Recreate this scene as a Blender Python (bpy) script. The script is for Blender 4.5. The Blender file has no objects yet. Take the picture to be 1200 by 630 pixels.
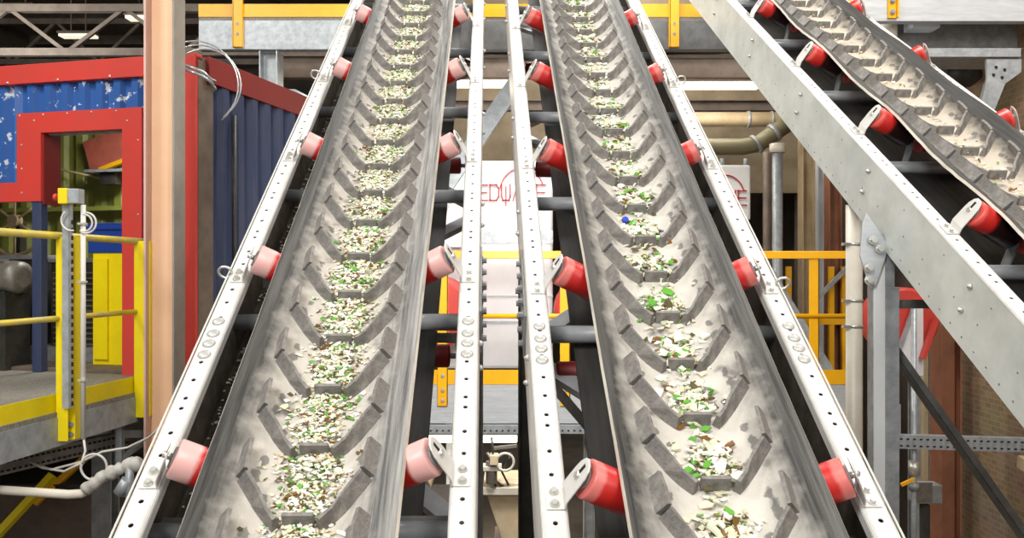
import bpy, math, random
from mathutils import Vector, Matrix
random.seed(7)
PI = math.pi
C = bpy.context.scene.collection
CAMZ = 3.6
FPX = 1000.0
V = Vector

def P(px, py, Y):
    """a pixel of the 1200x630 frame at depth Y -> world point"""
    return V(((px-600)/FPX*Y, Y, CAMZ-(py-315)/FPX*Y))

# ------------------------------------------------------------------ materials
def lin(c):
    return tuple((x/12.92 if x <= .04045 else ((x+.055)/1.055)**2.4) for x in c)
def rgb(r, g, b):
    return lin((r/255, g/255, b/255)) + (1,)

def mat(name, col, rough=.5, metal=0., col2=None, scale=6., detail=4., lo=.4, hi=.65, stretch=None, bump=0., bscale=None, spec=None, fine=0.):
    m = bpy.data.materials.new(name); m.use_nodes = True
    nt = m.node_tree; N = nt.nodes; L = nt.links
    b = N['Principled BSDF']
    b.inputs['Roughness'].default_value = rough
    b.inputs['Metallic'].default_value = metal
    b.inputs['Base Color'].default_value = col
    if spec is not None: b.inputs['Specular IOR Level'].default_value = spec
    if col2 is not None or bump:
        tc = N.new('ShaderNodeTexCoord'); mp = N.new('ShaderNodeMapping')
        L.new(tc.outputs['Object'], mp.inputs['Vector'])
        if stretch: mp.inputs['Scale'].default_value = stretch
    if col2 is not None:
        n = N.new('ShaderNodeTexNoise'); n.inputs['Scale'].default_value = scale; n.inputs['Detail'].default_value = detail
        n.inputs['Roughness'].default_value = .65
        L.new(mp.outputs['Vector'], n.inputs['Vector'])
        r = N.new('ShaderNodeValToRGB')
        r.color_ramp.elements[0].position = lo; r.color_ramp.elements[0].color = col
        r.color_ramp.elements[1].position = hi; r.color_ramp.elements[1].color = col2
        L.new(n.outputs['Fac'], r.inputs['Fac']); L.new(r.outputs['Color'], b.inputs['Base Color'])
    if bump:
        n2 = N.new('ShaderNodeTexNoise'); n2.inputs['Scale'].default_value = bscale or scale*4; n2.inputs['Detail'].default_value = 5
        L.new(mp.outputs['Vector'], n2.inputs['Vector'])
        bp = N.new('ShaderNodeBump'); bp.inputs['Strength'].default_value = bump; bp.inputs['Distance'].default_value = .01
        L.new(n2.outputs['Fac'], bp.inputs['Height']); L.new(bp.outputs['Normal'], b.inputs['Normal'])
    return m

def emit(name, col, s):
    m = mat(name, col, .4)
    b = m.node_tree.nodes['Principled BSDF']
    b.inputs['Emission Color'].default_value = col; b.inputs['Emission Strength'].default_value = s
    return m

M = {}
M['white'] = mat('white_paint', rgb(219,218,215), .38, 0, rgb(203,201,195), 5, lo=.45, hi=.8)
M['web'] = mat('zinc_paint', rgb(220,226,222), .36, .1, rgb(190,198,194), 3, lo=.4, hi=.75)
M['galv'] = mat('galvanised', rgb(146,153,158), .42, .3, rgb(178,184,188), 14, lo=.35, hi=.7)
M['galvd'] = mat('galvanised_dull', rgb(124,126,126), .5, .25, rgb(158,160,160), 9, lo=.35, hi=.7)
M['galvw'] = mat('galvanised_pale', rgb(180,185,190), .4, .15, rgb(202,206,210), 4, lo=.35, hi=.7, stretch=(1,1,8))
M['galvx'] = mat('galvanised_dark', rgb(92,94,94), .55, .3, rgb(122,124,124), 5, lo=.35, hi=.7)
M['beam_shade'] = mat('beam_inner_shade', rgb(66,61,53), .8, 0, rgb(96,90,80), 12, lo=.4, hi=.7)  # dark brown stands in for the shade inside the beams
M['domes'] = mat('dome_head', rgb(186,186,182), .35, .2)
M['zinc'] = mat('zinc_bolt', rgb(205,205,200), .32, .6)
M['steel'] = mat('steel_tube', rgb(158,163,168), .35, .2, rgb(190,194,198), 5, lo=.4, hi=.7)
M['dark'] = mat('dark_void', rgb(26,25,24), .8)
M['blackm'] = mat('black_metal', rgb(44,44,43), .5, .2, rgb(66,64,60), 6)
M['yellow'] = mat('yellow_paint', rgb(238,216,6), .4, 0, rgb(226,198,10), 4, lo=.45, hi=.8)
M['amber'] = mat('amber_paint', rgb(240,178,18), .4, 0, rgb(226,162,22), 4, lo=.45, hi=.8)
M['rail'] = mat('worn_yellow_rail', rgb(214,192,64), .4, .1, rgb(176,166,120), 7, lo=.4, hi=.7)
M['red'] = mat('red_paint', rgb(208,64,54), .5, 0, rgb(194,68,60), 4, lo=.4, hi=.8)
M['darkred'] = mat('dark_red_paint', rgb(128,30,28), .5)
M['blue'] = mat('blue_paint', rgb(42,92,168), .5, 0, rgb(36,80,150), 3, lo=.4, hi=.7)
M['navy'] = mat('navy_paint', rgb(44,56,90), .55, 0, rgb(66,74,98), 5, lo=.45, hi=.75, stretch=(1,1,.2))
M['green'] = mat('olive_paint', rgb(140,146,66), .55, 0, rgb(120,126,60), 3)
M['brown'] = mat('brown_paint', rgb(112,98,86), .6, 0, rgb(92,80,70), 4)
M['orangecol'] = mat('peach_steel', rgb(236,194,158), .5, 0, rgb(226,180,142), 2, lo=.4, hi=.8)
M['pinkedge'] = mat('pale_primer', rgb(214,178,164), .55, 0, rgb(200,170,160), 3)
M['greyprim'] = mat('grey_primer', rgb(156,150,140), .55, 0, rgb(140,134,126), 3)
M['tan'] = mat('tan_duct', rgb(196,176,144), .5, 0, rgb(176,156,120), 3)
M['cream'] = mat('cream_pipe', rgb(224,218,204), .4, 0, rgb(208,202,188), 3)
M['beige'] = mat('beige_machine', rgb(226,208,176), .5, 0, rgb(206,186,150), 5)
M['panelw'] = mat('machine_white', rgb(226,229,231), .35, 0, rgb(216,220,223), 2)
M['logored'] = mat('logo_red', rgb(180,20,30), .5)
M['grating'] = mat('deck_grating', rgb(150,148,138), .6, .2, rgb(120,116,106), 60, lo=.4, hi=.6)
M['floor'] = mat('concrete', rgb(118,108,96), .8, 0, rgb(84,76,68), 1.3, lo=.35, hi=.7, bump=.2, bscale=20)
M['ceil'] = mat('roof_sheet', rgb(120,106,90), .8, 0, rgb(92,80,68), .6)
M['backwall'] = mat('hall_wall', rgb(92,82,70), .8, 0, rgb(70,62,54), .8)
M['truss'] = mat('truss_steel', rgb(112,102,92), .6, .1, rgb(92,82,74), 4)
M['cable'] = mat('grey_cable', rgb(208,206,200), .5)
M['wrap'] = mat('pipe_wrap', rgb(196,194,188), .7, 0, rgb(168,164,156), 12, bump=.6, bscale=30)
M['lamp'] = emit('lamp_tube', rgb(255,246,222), 5.0)
M['sky'] = emit('roof_light', rgb(250,240,214), 1.1)
M['rubber'] = mat('black_rubber', rgb(46,45,43), .7, 0, rgb(62,60,57), 4, stretch=(6,.5,6))
M['wood'] = mat('brown_steel', rgb(142,92,66), .6, 0, rgb(120,78,58), 3)
M['motor'] = mat('motor_grey', rgb(132,128,120), .45, .3, rgb(100,96,90), 8)
M['bluebox'] = mat('blue_plastic', rgb(28,60,140), .4)
M['chrome'] = mat('clear_wire', rgb(190,196,198), .2, .5)

def brick_mat():
    m = bpy.data.materials.new('brick_wall'); m.use_nodes = True
    nt = m.node_tree; N = nt.nodes; L = nt.links; b = N['Principled BSDF']; b.inputs['Roughness'].default_value = .85
    tc = N.new('ShaderNodeTexCoord'); sp = N.new('ShaderNodeSeparateXYZ'); cb = N.new('ShaderNodeCombineXYZ')
    L.new(tc.outputs['Object'], sp.inputs[0]); L.new(sp.outputs['Y'], cb.inputs['X']); L.new(sp.outputs['Z'], cb.inputs['Y'])
    br = N.new('ShaderNodeTexBrick'); br.inputs['Scale'].default_value = 4.2
    br.inputs['Color1'].default_value = rgb(176,146,118); br.inputs['Color2'].default_value = rgb(150,122,98)
    br.inputs['Mortar'].default_value = rgb(178,160,136); br.inputs['Mortar Size'].default_value = .018
    L.new(cb.outputs[0], br.inputs['Vector'])
    n = N.new('ShaderNodeTexNoise'); n.inputs['Scale'].default_value = 1.5; n.inputs['Detail'].default_value = 6
    L.new(tc.outputs['Object'], n.inputs['Vector'])
    mx = N.new('ShaderNodeMix'); mx.data_type = 'RGBA'; mx.blend_type = 'MULTIPLY'; mx.inputs['Factor'].default_value = .5
    L.new(br.outputs['Color'], mx.inputs[6]); L.new(n.outputs['Color'], mx.inputs[7]); L.new(mx.outputs[2], b.inputs['Base Color'])
    return m
M['brick'] = brick_mat()

def chip_paint(name, base, chip):
    m = mat(name, base, .5, 0, chip, 11, 6, .60, .625)
    return m
M['bluechip'] = chip_paint('chipped_blue_paint', rgb(44,90,160), rgb(206,214,220))

def belt_mat(name, sand, amount, ucl, off, le, ri, spot=.7):
    """dusty rubber: beige dust in the load zone, dark streaked margins (local x = across the belt)"""
    m = bpy.data.materials.new(name); m.use_nodes = True
    nt = m.node_tree; N = nt.nodes; L = nt.links; b = N['Principled BSDF']; b.inputs['Roughness'].default_value = .7
    tc = N.new('ShaderNodeTexCoord'); sp = N.new('ShaderNodeSeparateXYZ'); L.new(tc.outputs['Object'], sp.inputs[0])
    ab = N.new('ShaderNodeMath'); ab.operation = 'ABSOLUTE'; L.new(sp.outputs['X'], ab.inputs[0])
    # streaks along the belt
    mp = N.new('ShaderNodeMapping'); mp.inputs['Scale'].default_value = (42, 1.2, 42); L.new(tc.outputs['Object'], mp.inputs['Vector'])
    st = N.new('ShaderNodeTexNoise'); st.inputs['Scale'].default_value = 1; st.inputs['Detail'].default_value = 6; st.inputs['Roughness'].default_value = .7
    L.new(mp.outputs['Vector'], st.inputs['Vector'])
    rr_ = []
    for dk, lt in (le, ri):
        r1 = N.new('ShaderNodeValToRGB'); e = r1.color_ramp.elements
        e[0].position = .36; e[0].color = rgb(dk,dk,dk-1); e[1].position = .66; e[1].color = rgb(lt,lt-1,lt-4)
        L.new(st.outputs['Fac'], r1.inputs['Fac']); rr_.append(r1)
    gt = N.new('ShaderNodeMath'); gt.operation = 'GREATER_THAN'; gt.inputs[1].default_value = 0; L.new(sp.outputs['X'], gt.inputs[0])
    r1 = N.new('ShaderNodeMix'); r1.data_type = 'RGBA'; L.new(gt.outputs[0], r1.inputs['Factor']); L.new(rr_[0].outputs['Color'], r1.inputs[6]); L.new(rr_[1].outputs['Color'], r1.inputs[7])
    # dust zone
    nz = N.new('ShaderNodeTexNoise'); nz.inputs['Scale'].default_value = 14; nz.inputs['Detail'].default_value = 5
    L.new(tc.outputs['Object'], nz.inputs['Vector'])
    ad = N.new('ShaderNodeMath'); ad.operation = 'MULTIPLY_ADD'; ad.inputs[1].default_value = .10; L.new(nz.outputs['Fac'], ad.inputs[0]); L.new(ab.outputs[0], ad.inputs[2])
    r2 = N.new('ShaderNodeMapRange'); r2.inputs['From Min'].default_value = .17+amount; r2.inputs['From Max'].default_value = .27+amount
    L.new(ad.outputs[0], r2.inputs['Value'])
    # sand colour with dark worn spots
    n3 = N.new('ShaderNodeTexNoise'); n3.inputs['Scale'].default_value = 9; n3.inputs['Detail'].default_value = 3
    L.new(tc.outputs['Object'], n3.inputs['Vector'])
    r3 = N.new('ShaderNodeValToRGB'); e = r3.color_ramp.elements
    e[0].position = .28; e[0].color = rgb(112,109,104); e[1].position = .42; e[1].color = sand
    e2 = r3.color_ramp.elements.new(.8); e2.color = tuple(x*1.1 for x in sand[:3]) + (1,)
    L.new(n3.outputs['Fac'], r3.inputs['Fac'])
    mx = N.new('ShaderNodeMix'); mx.data_type = 'RGBA'
    L.new(r2.outputs['Result'], mx.inputs['Factor']); L.new(r3.outputs['Color'], mx.inputs[6]); L.new(r1.outputs[2], mx.inputs[7])
    # rubbed dark marks, one pair per cleat pitch on each side
    def mth(op, a, b_=None, c_=None):
        q = N.new('ShaderNodeMath'); q.operation = op
        for i_, x_ in enumerate((a, b_, c_)):
            if x_ is None: continue
            if isinstance(x_, (int, float)): q.inputs[i_].default_value = x_
            else: L.new(x_, q.inputs[i_])
        return q.outputs[0]
    av = mth('ABSOLUTE', mth('SUBTRACT', sp.outputs['X'], off))
    uw = mth('MULTIPLY', mth('FRACT', mth('DIVIDE', mth('SUBTRACT', sp.outputs['Y'], ucl), .2785)), .2785)
    tot = None
    nz5 = N.new('ShaderNodeTexNoise'); nz5.inputs['Scale'].default_value = 34; nz5.inputs['Detail'].default_value = 4; L.new(tc.outputs['Object'], nz5.inputs['Vector'])
    for (cv_, cu_, rv_, ru_) in ((.122,.085,.013,.026),(.160,.165,.015,.034),(.150,.235,.012,.020)):
        dv = mth('POWER', mth('DIVIDE', mth('SUBTRACT', av, cv_), rv_), 2); du = mth('POWER', mth('DIVIDE', mth('SUBTRACT', uw, cu_), ru_), 2)
        dd = mth('ADD', mth('SQRT', mth('ADD', dv, du)), mth('MULTIPLY', mth('SUBTRACT', nz5.outputs['Fac'], .5), 3.4))
        k_ = N.new('ShaderNodeMapRange'); k_.inputs['From Min'].default_value = .75; k_.inputs['From Max'].default_value = 1.15; k_.inputs['To Min'].default_value = spot; k_.inputs['To Max'].default_value = 0
        L.new(dd, k_.inputs['Value']); tot = k_.outputs[0] if tot is None else mth('MAXIMUM', tot, k_.outputs[0])
    m2 = N.new('ShaderNodeMix'); m2.data_type = 'RGBA'; m2.inputs[7].default_value = rgb(78,77,75)
    L.new(tot, m2.inputs['Factor']); L.new(mx.outputs[2], m2.inputs[6]); L.new(m2.outputs[2], b.inputs['Base Color'])
    bp = N.new('ShaderNodeBump'); bp.inputs['Strength'].default_value = .35; bp.inputs['Distance'].default_value = .004
    n4 = N.new('ShaderNodeTexNoise'); n4.inputs['Scale'].default_value = 160; L.new(tc.outputs['Object'], n4.inputs['Vector'])
    L.new(n4.outputs['Fac'], bp.inputs['Height']); L.new(bp.outputs['Normal'], b.inputs['Normal'])
    return m
M['cleat'] = mat('chevron_rubber', rgb(104,102,99), .7, 0, rgb(142,138,133), 30, lo=.35, hi=.7, bump=.3, bscale=120)

def roller_mat(name, dust, ring, shaded=False):
    """red tube; pale dust lies in a band towards its outer end (object x = along the axis from the outer end)"""
    m = bpy.data.materials.new(name); m.use_nodes = True
    nt = m.node_tree; N = nt.nodes; L = nt.links; b = N['Principled BSDF']; b.inputs['Roughness'].default_value = .38
    tc = N.new('ShaderNodeTexCoord'); sp = N.new('ShaderNodeSeparateXYZ'); L.new(tc.outputs['Object'], sp.inputs[0])
    nz = N.new('ShaderNodeTexNoise'); nz.inputs['Scale'].default_value = 30; L.new(tc.outputs['Object'], nz.inputs['Vector'])
    ad = N.new('ShaderNodeMath'); ad.operation = 'MULTIPLY_ADD'; ad.inputs[1].default_value = .02; L.new(nz.outputs['Fac'], ad.inputs[0]); L.new(sp.outputs['X'], ad.inputs[2])
    r = N.new('ShaderNodeValToRGB'); r.color_ramp.interpolation = 'LINEAR'
    e = r.color_ramp.elements
    red = rgb(188,34,30); e[0].position = 0; e[0].color = dust
    e[1].position = 1; e[1].color = red
    a = e.new(ring-.04); a.color = dust
    a = e.new(ring); a.color = red
    if shaded:
        a = e.new(.34); a.color = red; a = e.new(.40); a.color = rgb(46,24,23); e[-1].color = rgb(46,24,23)  # inner part darkened: the belt's shadow put into the roller colour
    mr = N.new('ShaderNodeMapRange'); mr.inputs['From Max'].default_value = .3; L.new(ad.outputs[0], mr.inputs['Value'])
    L.new(mr.outputs['Result'], r.inputs['Fac']); L.new(r.outputs['Color'], b.inputs['Base Color'])
    return m

def glass_mat(name, col, rough=.12):
    m = mat(name, col, rough)
    b = m.node_tree.nodes['Principled BSDF']
    b.inputs['Coat Weight'].default_value = .3
    return m
GL = {'clear': glass_mat('clear_cullet', rgb(240,238,226)), 'pale green': glass_mat('pale_green_cullet', rgb(218,222,192)),
      'green': glass_mat('green_cullet', rgb(104,168,68)), 'brown': glass_mat('brown_cullet', rgb(122,88,48)),
      'dark': glass_mat('olive_cullet', rgb(92,88,58)), 'beige': mat('beige_chip', rgb(226,210,182), .6), 'grey': mat('grey_chip', rgb(150,146,140), .5)}
M['bluecap'] = mat('blue_cap', rgb(40,70,190), .3)

# ------------------------------------------------------------------ mesh builder
class MB:
    def __init__(s): s.v = []; s.f = []; s.m = []; s.s = []; s.mats = []
    def mi(s, m):
        if m not in s.mats: s.mats.append(m)
        return s.mats.index(m)
    def face(s, idx, m, smooth=False): s.f.append(tuple(idx)); s.m.append(s.mi(m)); s.s.append(smooth)
    def add(s, pts, faces, m, smooth=False):
        o = len(s.v); s.v += [V(p) for p in pts]
        for f in faces: s.face([o+i for i in f], m, smooth)
    def frame_box(s, o, ax, ay, az, m):
        """box centred at o with half-extent vectors"""
        o, ax, ay, az = V(o), V(ax), V(ay), V(az)
        p = [o+sx*ax+sy*ay+sz*az for sz in (-1,1) for sy in (-1,1) for sx in (-1,1)]
        s.add(p, [(0,2,3,1),(4,5,7,6),(0,1,5,4),(2,6,7,3),(0,4,6,2),(1,3,7,5)], m)
    def box(s, c, size, m): s.frame_box(c, (size[0]/2,0,0), (0,size[1]/2,0), (0,0,size[2]/2), m)
    def box2(s, a, b, m):
        a, b = V(a), V(b); s.box((a+b)/2, [abs(x) for x in (b-a)], m)
    def bar(s, p0, p1, w, h, m, up=(0,0,1)):
        p0, p1 = V(p0), V(p1); d = (p1-p0).normalized(); up = V(up)
        if abs(d.dot(up)) > .99: up = V((0,1,0))
        sd = d.cross(up).normalized(); u = sd.cross(d).normalized()
        s.frame_box((p0+p1)/2, (p1-p0)/2, sd*w/2, u*h/2, m)
    def channel(s, p0, p1, w, h, m, up=(0,0,1), t=.012, flip=1):
        """C section: web h tall, flanges w wide on one side"""
        p0, p1 = V(p0), V(p1); d = (p1-p0).normalized(); up = V(up)
        sd = d.cross(up).normalized()*flip; u = sd.cross(d).normalized()*flip
        c = (p0+p1)/2; hx = (p1-p0)/2
        s.frame_box(c, hx, sd*t/2, u*h/2, m)
        for k in (-1, 1): s.frame_box(c+sd*w/2+u*k*(h/2-t/2), hx, sd*w/2, u*t/2, m)
    def hsec(s, p0, p1, w, h, m, up=(0,0,1), t=.012, mf=None):
        p0, p1 = V(p0), V(p1); d = (p1-p0).normalized(); up = V(up)
        if abs(d.dot(up)) > .99: up = V((0,1,0))
        sd = d.cross(up).normalized(); u = sd.cross(d).normalized()
        c = (p0+p1)/2; hx = (p1-p0)/2
        s.frame_box(c, hx, sd*t/2, u*(h/2-t), m)
        for k in (-1, 1): s.frame_box(c+u*k*(h/2-t/2), hx, sd*w/2, u*t/2, mf or m)
    def tube(s, pts, r, m, seg=10, cap=True, rr=None):
        pts = [V(p) for p in pts]; n = len(pts); o = len(s.v)
        up = None
        for i, p in enumerate(pts):
            d = (pts[min(i+1,n-1)]-pts[max(i-1,0)]).normalized()
            if up is None:
                a = V((0,0,1)) if abs(d.z) < .9 else V((0,1,0))
                up = (a-d*a.dot(d)).normalized()
            else: up = (up-d*up.dot(d)).normalized()
            sd = d.cross(up); R = rr[i] if rr else r
            for k in range(seg):
                a = 2*PI*k/seg; s.v.append(p+sd*math.cos(a)*R+up*math.sin(a)*R)
        for i in range(n-1):
            for k in range(seg):
                k2 = (k+1) % seg
                s.face([o+i*seg+k, o+i*seg+k2, o+(i+1)*seg+k2, o+(i+1)*seg+k], m, True)
        if cap:
            s.face([o+k for k in range(seg)][::-1], m); s.face([o+(n-1)*seg+k for k in range(seg)], m)
    def cyl(s, p0, p1, r, m, seg=16): s.tube([p0, p1], r, m, seg)
    def dome(s, c, n, r, h, m, seg=10):
        c, n = V(c), V(n).normalized()
        s.tube([c, c+n*h*.45, c+n*h*.8, c+n*h], r, m, seg, True, [r, r*.93, r*.65, r*.2])
    def hexbolt(s, c, n, r, h, m):
        c, n = V(c), V(n).normalized()
        s.cyl(c, c+n*h*.25, r*1.5, m, 12)
        o = len(s.f); s.tube([c+n*h*.25, c+n*h], r, m, 6)
        for i in range(o, len(s.f)): s.s[i] = False
    def prism(s, poly, ext, m):
        poly = [V(p) for p in poly]; ext = V(ext); n = len(poly)
        s.add(poly+[p+ext for p in poly], [tuple(range(n))[::-1], tuple(range(n, 2*n))]+[(i,(i+1)%n,n+(i+1)%n,n+i) for i in range(n)], m)
    def corr(s, p0, along, up, depth, pitch, m):
        """trapezoid corrugated sheet from p0: along = full run vector, up = height vector, depth = bulge vector"""
        p0, along, up, depth = V(p0), V(along), V(up), V(depth)
        Lr = along.length; d = along/Lr; xs = []; x = 0
        while x < Lr-.001:
            for fx, k in ((0,0),(.35,0),(.5,1),(.85,1)):
                if x+fx*pitch <= Lr: xs.append((x+fx*pitch, k))
            x += pitch
        xs.append((Lr, 0)); o = len(s.v)
        for x, k in xs:
            b = p0+d*x+depth*k; s.v += [b, b+up]
        for i in range(len(xs)-1): s.face([o+2*i, o+2*i+2, o+2*i+3, o+2*i+1], m)
    def build(s, name, parent=None, local=False, bevel=0., solid=0., loc=None, at=None):
        """at = origin of the new mesh in the space the points are in"""
        me = bpy.data.meshes.new(name)
        vs = s.v
        Mx = None
        if parent is not None and not local: vs = [WM[parent.name].inverted() @ p for p in vs]
        off = V((0,0,0))
        if parent is None:
            lo = V([min(p[i] for p in vs) for i in range(3)]); hi = V([max(p[i] for p in vs) for i in range(3)])
            off = V(((lo.x+hi.x)/2, (lo.y+hi.y)/2, lo.z))
        vs = [p-off for p in vs]
        me.from_pydata([tuple(p) for p in vs], [], s.f)
        for m in s.mats: me.materials.append(m)
        me.polygons.foreach_set('material_index', s.m); me.polygons.foreach_set('use_smooth', s.s)
        me.update()
        o = bpy.data.objects.new(name, me); C.objects.link(o); o.location = off
        if parent is not None: o.parent = parent
        WM[o.name] = (WM[parent.name] if parent is not None else Matrix()) @ Matrix.Translation(off)
        if solid:
            k = o.modifiers.new('thickness', 'SOLIDIFY'); k.thickness = solid; k.offset = 0
        if bevel:
            k = o.modifiers.new('edge', 'BEVEL'); k.width = bevel; k.segments = 2; k.limit_method = 'ANGLE'; k.angle_limit = .7
        return o
WM = {}

def tag(o, label, cat, group=None, kind=None):
    if label: o['label'] = label
    if cat: o['category'] = cat
    if group: o['group'] = group
    if kind: o['kind'] = kind
    return o
def empty(name, mw, label, cat, group=None):
    if not isinstance(mw, Matrix): mw = Matrix.Translation(V(mw))
    o = bpy.data.objects.new(name, None); C.objects.link(o); o.matrix_world = mw; o.empty_display_size = .1
    WM[o.name] = mw
    return tag(o, label, cat, group)
def struct(o): o['kind'] = 'structure'; return o

# ------------------------------------------------------------------ conveyors
PITCH = 1.109
CLEAT = .2785
HB = .0
WINGA = math.radians(30)
N0 = .022          # belt surface at the middle
HC = .118          # half of the flat middle
WL = .205          # wing length
TH = .014
def belt_profile(k, wave=0.):
    """(v, n) at arc position k in [-1,1]*(HC+WL)"""
    a = abs(k); sg = 1 if k >= 0 else -1
    R = .12                                         # rounding of the trough corner
    t = R*math.tan(WINGA/2)
    s0 = HC-t; arc = R*WINGA
    if a <= s0: v, n = a, 0
    elif a <= s0+arc:
        th = (a-s0)/R; v = s0+R*math.sin(th); n = R*(1-math.cos(th))
    else:
        v = s0+R*math.sin(WINGA); n = R*(1-math.cos(WINGA)); e = a-s0-arc
        v += e*math.cos(WINGA); n += e*math.sin(WINGA)
    n += -wave*max(0, (a-HC)/WL)**2
    return sg*v, N0+n
def belt_normal(k):
    a = abs(k); R = .12; t = R*math.tan(WINGA/2); s0 = HC-t
    th = min(max((a-s0)/R, 0), WINGA)
    return V((-math.copysign(math.sin(th), k) if k else 0, 0, math.cos(th)))

def holes_strip(mb, f, u0, u1, a0, a1, hus, r, m, c=.02):
    """sheet strip mapped by f(u,a) with round holes in its middle"""
    am = (a0+a1)/2; cur = u0
    def q(ua, ub):
        if ub-ua > 1e-5: mb.add([f(ua,a0), f(ub,a0), f(ub,a1), f(ua,a1)], [(0,1,2,3)], m)
    for h in sorted(hus):
        if h-c < cur or h+c > u1: continue
        q(cur, h-c)
        sq = [(h-c,a0),(h,a0),(h+c,a0),(h+c,am),(h+c,a1),(h,a1),(h-c,a1),(h-c,am)]
        ri = [(h+r*math.cos(PI*1.25+PI/4*i), am+r*math.sin(PI*1.25+PI/4*i)) for i in range(8)]
        mb.add([f(*p) for p in sq]+[f(*p) for p in ri], [(i,(i+1)%8,8+(i+1)%8,8+i) for i in range(8)], m)
        cur = h+c
    q(cur, u1)

HOLES = (.1,.2,.317,.368,.463,.56,.68,.731,.83,.93,1.02)
U0, U1 = -2.6, 7.2
def make_conveyor(label, X0, Y0, H0, az, sl, u_roll, u_cleat, beltm, rollm, dirtrack, wave, websh, splice_u, cordside, seed, returns):
    rnd = random.Random(seed)
    d = V((az, 1, sl)).normalized()
    v = V((1, -az, 0)).normalized(); v = V((1,0,0)) if abs(az) < 1e-6 else V((1,-az,0)).normalized()
    n = v.cross(d).normalized()
    org = V((X0, Y0, CAMZ+sl*Y0-H0))
    mw = Matrix(((v.x,d.x,n.x,org.x),(v.y,d.y,n.y,org.y),(v.z,d.z,n.z,org.z),(0,0,0,1)))
    root = empty('belt_conveyor', mw, label, 'conveyor', 'inclined belt conveyors')
    # ---- side beams
    rolls = [u_roll+i*PITCH for i in range(-3, 8) if U0+.2 < u_roll+i*PITCH < U1-.2]
    hus = [ur+h for ur in [u_roll-4*PITCH]+rolls for h in HOLES if U0 < ur+h < U1]
    for sg in (-1, 1):
        mb = MB(); mw_ = M['white']; mweb = websh
        OUT, INN, FR, DP = .525, .445, .012, .345
        holes_strip(mb, lambda u, a: (sg*a, u, 0), U0, U1, INN+FR, OUT-FR, hus, .0085, mw_)
        prev = None
        for cx, cz, st, en, mm in ((OUT-FR, -FR, PI/2, 0, mw_), (INN+FR, -FR, PI/2, PI, mw_)):
            arc = [(cx+FR*math.cos(st+(en-st)*i/4), cz+FR*math.sin(st+(en-st)*i/4)) for i in range(5)]
            for i in range(4):
                mb.add([(sg*arc[i][0],U0,arc[i][1]), (sg*arc[i+1][0],U0,arc[i+1][1]), (sg*arc[i+1][0],U1,arc[i+1][1]), (sg*arc[i][0],U1,arc[i][1])], [(0,1,2,3)], mm, True)
        mb.add([(sg*INN,U0,-FR),(sg*INN,U1,-FR),(sg*INN,U1,-.038),(sg*INN,U0,-.038)], [(0,1,2,3)], mw_)
        fw = lambda u, a: (sg*OUT, u, a)
        wh = [U0+.07+.105*i for i in range(int((U1-U0)/.105)-1)]
        holes_strip(mb, fw, U0, U1, -.05, -FR, [], .005, mweb)
        holes_strip(mb, fw, U0, U1, -.10, -.05, [h for i, h in enumerate(wh) if i % 4 in (0,)], .006, mweb)
        holes_strip(mb, fw, U0, U1, -.165, -.10, [], .006, mweb)
        holes_strip(mb, fw, U0, U1, -.215, -.165, [h+.04 for i, h in enumerate(wh) if i % 5 in (1,3)], .006, mweb)
        holes_strip(mb, fw, U0, U1, -.285, -.215, [], .006, mweb)
        holes_strip(mb, fw, U0, U1, -.325, -.285, wh, .0065, mweb)
        holes_strip(mb, fw, U0, U1, -DP, -.325, [], .006, mweb)
        holes_strip(mb, lambda u, a: (sg*a, u, -DP), U0, U1, INN, OUT, wh, .006, mweb)
        mb.add([(sg*INN,U0,-DP),(sg*INN,U1,-DP),(sg*INN,U1,-DP+.02),(sg*INN,U0,-DP+.02)], [(0,1,2,3)], mweb)
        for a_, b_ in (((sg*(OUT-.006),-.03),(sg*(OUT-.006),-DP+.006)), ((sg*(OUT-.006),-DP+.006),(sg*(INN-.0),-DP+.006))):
            mb.add([(a_[0],U0,a_[1]),(a_[0],U1,a_[1]),(b_[0],U1,b_[1]),(b_[0],U0,b_[1])], [(0,1,2,3)], M['beam_shade'])  # inner sheets carry the shade under the belt in their colour
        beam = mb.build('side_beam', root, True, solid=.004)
        # splice: plates outside with hex bolts, domed bolts along the top
        for su in splice_u:
            pl = MB(); pl.box((sg*(OUT+.007), su+.50, -.17), (.010, .50, .22), M['galvd'])
            p = pl.build('splice_plate', beam, True, bevel=.003)
            for k in range(5):
                for zz in (-.10, -.25):
                    bb = MB(); bb.hexbolt((sg*(OUT+.012), su+.31+.095*k, zz), (sg,0,0), .013, .020, M['galvd']); bb.build('hex_bolt', beam, True)
            for k, du in enumerate((-.10,-.035,.025,.10)):
                b2 = MB(); b2.dome((sg*.485, su+du, .001), (0,0,1), .025, .012, M['domes'], 16)
                b2.build('dome_bolt', beam, True)
        # screws on the web
        for ur in rolls:
            for zz in (-.075, -.2):
                b2 = MB(); b2.dome((sg*(OUT+.002), ur-.35, zz), (sg,0,0), .013, .020, M['zinc'], 10); b2.build('dome_bolt', beam, True)
    # ---- belt
    ks = [-(HC+WL)+2*(HC+WL)*i/32 for i in range(33)]
    mb = MB(); nu = 150; rows = []
    for j in range(nu+1):
        u = U0+(U1-U0)*j/nu
        ph = math.sin(PI*((u-u_roll)/PITCH))**2
        w = wave*ph*1.0
        rows.append([])
        for k in ks:
            wv = w+ (rnd.uniform(-.002,.002) if abs(k) > .3 else 0)
            x, z = belt_profile(k, wv if k < 0 else wv*.6)
            rows[-1].append(len(mb.v)); mb.v.append(V((x+dirtrack, u, z)))
    for j in range(nu):
        for i in range(32): mb.face([rows[j][i], rows[j][i+1], rows[j+1][i+1], rows[j+1][i]], beltm, True)
    # underside and edges
    rows2 = []
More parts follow.
